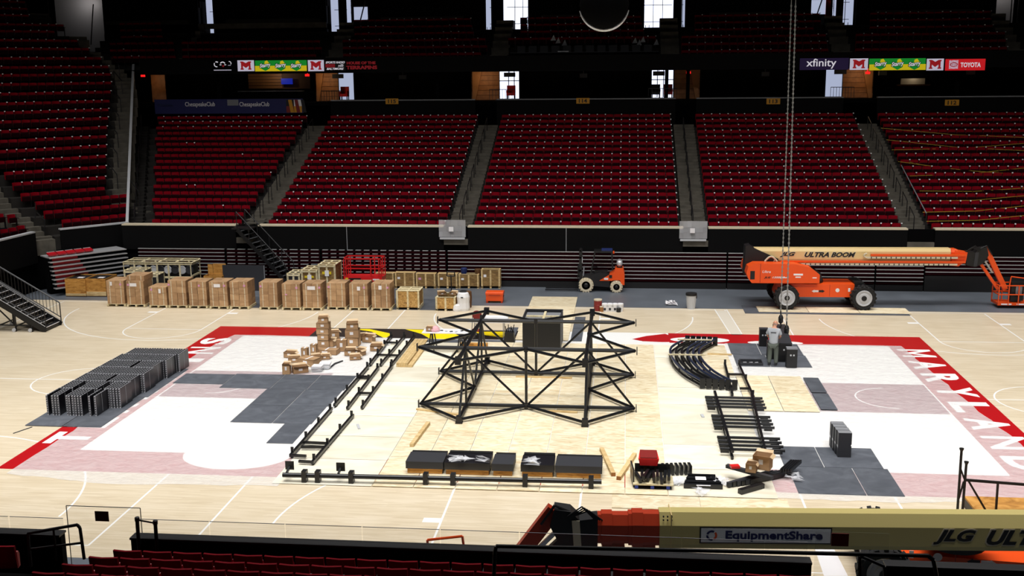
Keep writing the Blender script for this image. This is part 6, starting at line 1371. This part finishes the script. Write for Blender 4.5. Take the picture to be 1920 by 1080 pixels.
# ================================================================== SCATTERED CARTONS
sc_ = [ # px, base y, w, h, d, rz, label, open
 (605, 656, .36, .3, .3, .1, 'brown carton at the bottom of the tall stack by the red band', 0), (603, 645, .36, .26, .3, .15, None, 0), (604, 635, .42, .3, .3, 0, None, 0)]
base = G(606, 652)
for k, (h, w, rz) in enumerate(((.3, .5, .05), (.26, .5, 0), (.26, .55, -.05), (.26, .56, .06), (.26, .42, .2))):
    z = .02+sum((.3, .26, .26, .26, .26)[:k]); carton_open('brown carton of the tall stack beside the red band, %s' % ['bottom one', 'second from bottom', 'middle one', 'second from top', 'open one on top'][k], (base.x, base.y+.2, z), (w, .4, h), rz, flaps=(k == 4))
base = G(660, 650)
for k, (h, w) in enumerate(((.38, .6), (.36, .6), (.3, .5))):
    carton_open('brown carton of the stack of three by the black and yellow band, %s' % ['bottom', 'middle', 'open top'][k], (base.x, base.y+.2, .02+(0, .38, .74)[k]), (w, .5, h), .1*k, flaps=(k == 2))
for px, y, w, h, d, rz, fl_, lbl in ((640, 660, .45, .5, .3, .1, False, 'upright brown carton with a white sheet in front of the stack of three'), (690, 643, .5, .3, .35, -.2, True, 'open carton right of the stack of three'), (624, 637, .5, .34, .35, .3, True, 'open carton between the two stacks, rear'), (617, 651, .45, .3, .35, -.2, True, 'open carton between the two stacks, front'), (681, 639, .4, .25, .3, .4, True, 'small open carton behind the one right of the stack of three'),
 (543, 672, .5, .24, .3, -.1, True, 'open carton at the far left of the scattered ones'), (550, 681, .5, .22, .3, .3, True, 'open carton in front of the one at far left'), (536, 703, .3, .42, .3, .1, True, 'narrow upright open carton beside the grey mat'), (560, 701, .6, .26, .4, .5, True, 'wide open carton with spread flaps beside the grey mat'), (577, 688, .8, .3, .55, -.35, False, 'large closed carton lying flat in the middle of the scatter'), (571, 674, .28, .46, .25, 0, False, 'carton wrapped in print standing left of the upright one'), (588, 668, .28, .48, .25, 0, False, 'slim brown carton standing upright in the scatter'), (611, 666, 1.0, .2, .45, -.1, False, 'long flat white topped carton in the scatter'), (592, 677, .4, .2, .3, .5, True, 'small open carton in front of the slim upright one'), (608, 675, .4, .16, .3, .2, True, 'small low open carton right of the slim upright one'),
 (655, 668, .45, .26, .35, .1, True, 'open carton of the trio left of the ladder truss, left'), (672, 668, .45, .26, .35, -.5, True, 'open carton of the trio left of the ladder truss, rear right'), (664, 676, .45, .16, .35, .3, True, 'flattened carton of the trio left of the ladder truss, front'), (704, 659, .5, .24, .4, .1, True, 'open carton beside the far ladder truss')):
    p = G(px, y); carton_open(lbl, (p.x, p.y+d*.5, .02), (w, d, h), rz, flaps=fl_)
for px, y, w, lbl in ((607, 694, .45, 'stack of white papers on the film, right'), (593, 699, .4, 'low stack of grey papers by the mat')):
    p = G(px, y); t = T('paper_stack', lbl, 'papers', (p.x, p.y+.2, .02))
    for k in range(4): B().bx((random.uniform(-.03, .03), random.uniform(-.03, .03), .04+.06*k), (w, .35, .05), random.uniform(-.2, .2)).o('sheet', 'paper' if k % 2 else 'lightgrey', t, world=False)
p = G(630, 684); tag(B().pipe([p+Vector((-.1, -.5, .03)), p+Vector((-.05, 0, .05)), p+Vector((.15, .5, .03))], .035, 6).o('cable_piece', 'charcoal'), 'short dark curved piece of tube lying on the film', 'tube')
# ================================================================== WORK TABLE, CHAIRS
wt = T('work_table', 'white board on black sawhorses behind the steel frame', 'table', G(840, 655))
zt = .84; ax, bx_ = -5.6, -3.6; yt = 5.6
B().box(ax, bx_, yt-.35, yt+.45, zt, zt+.03).o('tabletop', 'white', wt)
for x in (-5.2, -3.95):
    for y, s in ((yt-.3, -1), (yt+.35, 1)):
        for e in (-.12, .12): B().bar((x+e*.3, y*.5+yt*.5, zt), (x+e, y+s*.05, .03), .04).o('sawhorse_leg', 'black', wt)
    B().box(x-.04, x+.04, yt-.35, yt+.4, zt-.06, zt).o('sawhorse_beam', 'black', wt); B().box(x-.12, x+.12, yt-.33, yt-.3, .25, .29).o('spreader', 'black', wt)
p = Vector((-5.25, yt, zt+.03)); carton_open('small carton on the work table holding a pink bag', (p.x-.05, p.y, p.z), (.3, .25, .18), 0)
b_ = B().lathe([(.18, 0), (.2, .08), (.14, .18), (.05, .24)], 9, (p.x+.2, p.y-.05, p.z)); tag(b_.o('pink_bag', 'bag'), 'pink plastic bag on the work table', 'bag')
for k in range(5): tag(B().bx((-4.8+.22*k, yt+random.uniform(-.2, .2), zt+.045), (.12, .07, .03), random.random()*3).o('hand_tool', ['charcoal', 'lightgrey'][k % 2]), 'small %s hand tool on the work table, %s from the left' % (['dark', 'pale'][k % 2], ORD[k]), 'tool', 'tools on the work table')
t2 = T('work_table', 'white folding table with a long roll behind the steel frame, beside the red chair', 'table', (-2.9, 8.3, 0))
B().box(-4.0, -2.1, 7.9, 8.6, .72, .76).o('tabletop', 'white', t2)
for x in (-3.7, -2.4):
    for y in (8.0, 8.5): B().bar((x, y, 0), (x, y, .72), .03).o('leg', 'grey', t2)
B().lathe([(.1, -.6), (.11, 0), (.1, .6)], 12, (-2.8, 8.3, .87), 'x').o('fabric_roll', 'white', t2)
fc = T('folding_chair', 'dark red folding chair in front of the white folding table', 'chair', (-3.55, 7.4, 0))
x, y = -3.55, 7.45
B().lathe([(.2, -.015), (.22, 0), (.2, .015)], 14, (x, y+.3, 1.1), 'y').o('backrest', 'rust', fc); B().box(x-.22, x+.22, y-.15, y+.28, .44, .48).o('seat', 'rust', fc)
for s in (-.2, .2): B().bar((x+s, y-.2, 0), (x+s, y+.32, 1.1), .025).o('leg', 'charcoal', fc); B().bar((x+s, y+.3, 0), (x+s, y-.1, .5), .025).o('leg', 'charcoal', fc)
bg = T('tool_bag', 'black bag of tools standing right of the white folding table', 'bag', (-2.05, 7.3, .03))
B().prism([(-.25, 0), (.25, 0), (.2, .42), (-.18, .45)], 'y', -.18, .18).o('bag', 'black', bg, world=False); B().pipe([(-.15, 0, .42), (-.1, 0, .6), (.1, 0, .62), (.15, 0, .42)], .02, 6).o('handle', 'black', bg, world=False)
for k in range(4): B().tube((-.15+.1*k, .05, .4), (-.18+.13*k, .05, .68+.08*(k % 2)), .02, 5).o('tool_shaft', 'blacksteel', bg, world=False)
tag(B().box(-4.1, -2.9, 6.15, 6.4, .035, .18).o('timber_beam', 'orangeply'), 'orange brown timber baulk lying behind the left mast of the steel frame', 'timber')
# ================================================================== THE MAN
def skin_obj(name, verts, edges, radii, mt, parent, sub=2, rootv=0):
    me = bpy.data.meshes.new(name); me.from_pydata(verts, edges, []); me.materials.append(MATS[mt])
    o = bpy.data.objects.new(name, me); COL.objects.link(o)
    o.modifiers.new('skin', 'SKIN'); s = o.modifiers.new('sub', 'SUBSURF'); s.levels = sub; s.render_levels = sub
    if not me.skin_vertices: me.attributes.new if False else None
    sv = me.skin_vertices[0].data if me.skin_vertices else None
    if sv is None:
        bm = bmesh.new(); bm.from_mesh(me); bm.verts.layers.skin.verify(); bm.to_mesh(me); bm.free(); sv = me.skin_vertices[0].data
    for i, r_ in enumerate(radii): sv[i].radius = r_ if isinstance(r_, tuple) else (r_, r_); sv[i].use_root = (i == rootv)
    dg = bpy.context.evaluated_depsgraph_get(); m2 = bpy.data.meshes.new_from_object(o.evaluated_get(dg)); bpy.data.objects.remove(o)
    m2.materials.clear(); m2.materials.append(MATS[mt]); m2.polygons.foreach_set('use_smooth', [True]*len(m2.polygons))
    o = bpy.data.objects.new(name, m2); COL.objects.link(o)
    if parent: o.parent = parent
    return o
mp_ = G(1449, 687); man = T('person', 'man seen from behind in a grey t-shirt and dark trousers bending over black cases', 'person', (mp_.x, mp_.y+.1, .032), -.25)
# local: faces +y, x to his right
bv = [(0, 0, .92), (0, .02, 1.12), (0, .05, 1.3), (0, .09, 1.46), (0, .14, 1.53), (.02, .2, 1.62), (.03, .21, 1.72), (.03, .2, 1.8),
      (.17, .07, 1.44), (.25, .12, 1.2), (.2, .36, 1.06), (.17, .46, 1.02), (-.17, .08, 1.44), (-.26, .12, 1.2), (-.2, .34, 1.04), (-.17, .44, 1.0),
      (.1, 0, .88), (.11, .04, .48), (.12, -.02, .08), (-.1, 0, .88), (-.12, .02, .48), (-.13, -.04, .08)]
be = [(0, 1), (1, 2), (2, 3), (3, 4), (4, 5), (5, 6), (6, 7), (3, 8), (8, 9), (9, 10), (10, 11), (3, 12), (12, 13), (13, 14), (14, 15), (0, 16), (16, 17), (17, 18), (0, 19), (19, 20), (20, 21)]
br = [(.16, .12), (.15, .11), (.17, .12), (.13, .1), .06, .088, .1, .06, .07, .05, .042, .036, .07, .05, .042, .036, .09, .065, .048, .09, .065, .048]
body = skin_obj('body', bv, be, br, 'skin', man)
for s in (1, -1):
    for f, (dx, l) in enumerate(((-.03, .075), (-.01, .085), (.012, .08), (.032, .062))):
        p = Vector(bv[11 if s > 0 else 15]); skin_obj('finger', [tuple(p+Vector((dx, .02, 0))), tuple(p+Vector((dx, .02+l*.6, -.015))), tuple(p+Vector((dx, .02+l, -.05)))], [(0, 1), (1, 2)], [.011, .01, .008], 'skin', man, 1)
    p = Vector(bv[11 if s > 0 else 15]); skin_obj('thumb', [tuple(p+Vector((-.03*s, 0, 0))), tuple(p+Vector((-.06*s, .04, -.01))), tuple(p+Vector((-.06*s, .075, -.03)))], [(0, 1), (1, 2)], [.013, .012, .009], 'skin', man, 1)
    B().lathe([(.004, -.025), (.012, -.012), (.014, .01), (.008, .028)], 8, (.03+.088*s, .19, 1.7)).o('ear', 'skin', man, world=False)
B().lathe([(.01, -.02), (.022, 0), (.01, .04)], 8, (.03, .315, 1.68)).o('nose', 'skin', man, world=False)
for s in (-.035, .035): B().lathe([(.004, -.008), (.012, 0), (.004, .008)], 8, (.03+s, .298, 1.725)).o('eye', 'black', man, world=False)
B().bx((.03, .3, 1.63), (.05, .012, .01)).o('mouth', 'rust', man, world=False)
skin_obj('hair', [(.025, .155, 1.64), (.03, .165, 1.69)], [(0, 1)], [(.08, .07), (.085, .075)], 'grey', man)
skin_obj('shirt', [(0, 0, .84), (0, .01, 1.0), (0, .03, 1.2), (0, .07, 1.42), (0, .1, 1.49), (.19, .08, 1.43), (.26, .11, 1.22), (-.19, .09, 1.43), (-.27, .11, 1.22)], [(0, 1), (1, 2), (2, 3), (3, 4), (3, 5), (5, 6), (3, 7), (7, 8)], [(.21, .16), (.2, .155), (.2, .15), (.17, .13), .085, .1, .085, .1, .085], 'shirt', man, rootv=2)
skin_obj('trousers', [(0, 0, .9), (.11, 0, .82), (.12, .04, .48), (.13, -.02, .07), (-.11, 0, .82), (-.13, .02, .48), (-.14, -.04, .07)], [(0, 1), (1, 2), (2, 3), (0, 4), (4, 5), (5, 6)], [(.18, .14), .12, .1, .085, .12, .1, .085], 'trousers', man)
text_to('shirt_print', 'STAFF', 'charcoal', None, Matrix(), width=.01) if False else None
B().bx((0, -.078, 1.36), (.2, .006, .035), 0, -.1).o('shirt_print', 'charcoal', man, world=False)
for x, y in ((.12, 0.02), (-.135, -.0)): B().prism([(-.1+y, 0), (.17+y, 0), (.18+y, .04), (.06+y, .09), (-.08+y, .1)], 'x', x-.045, x+.045).o('shoe', 'shoe', man, world=False)
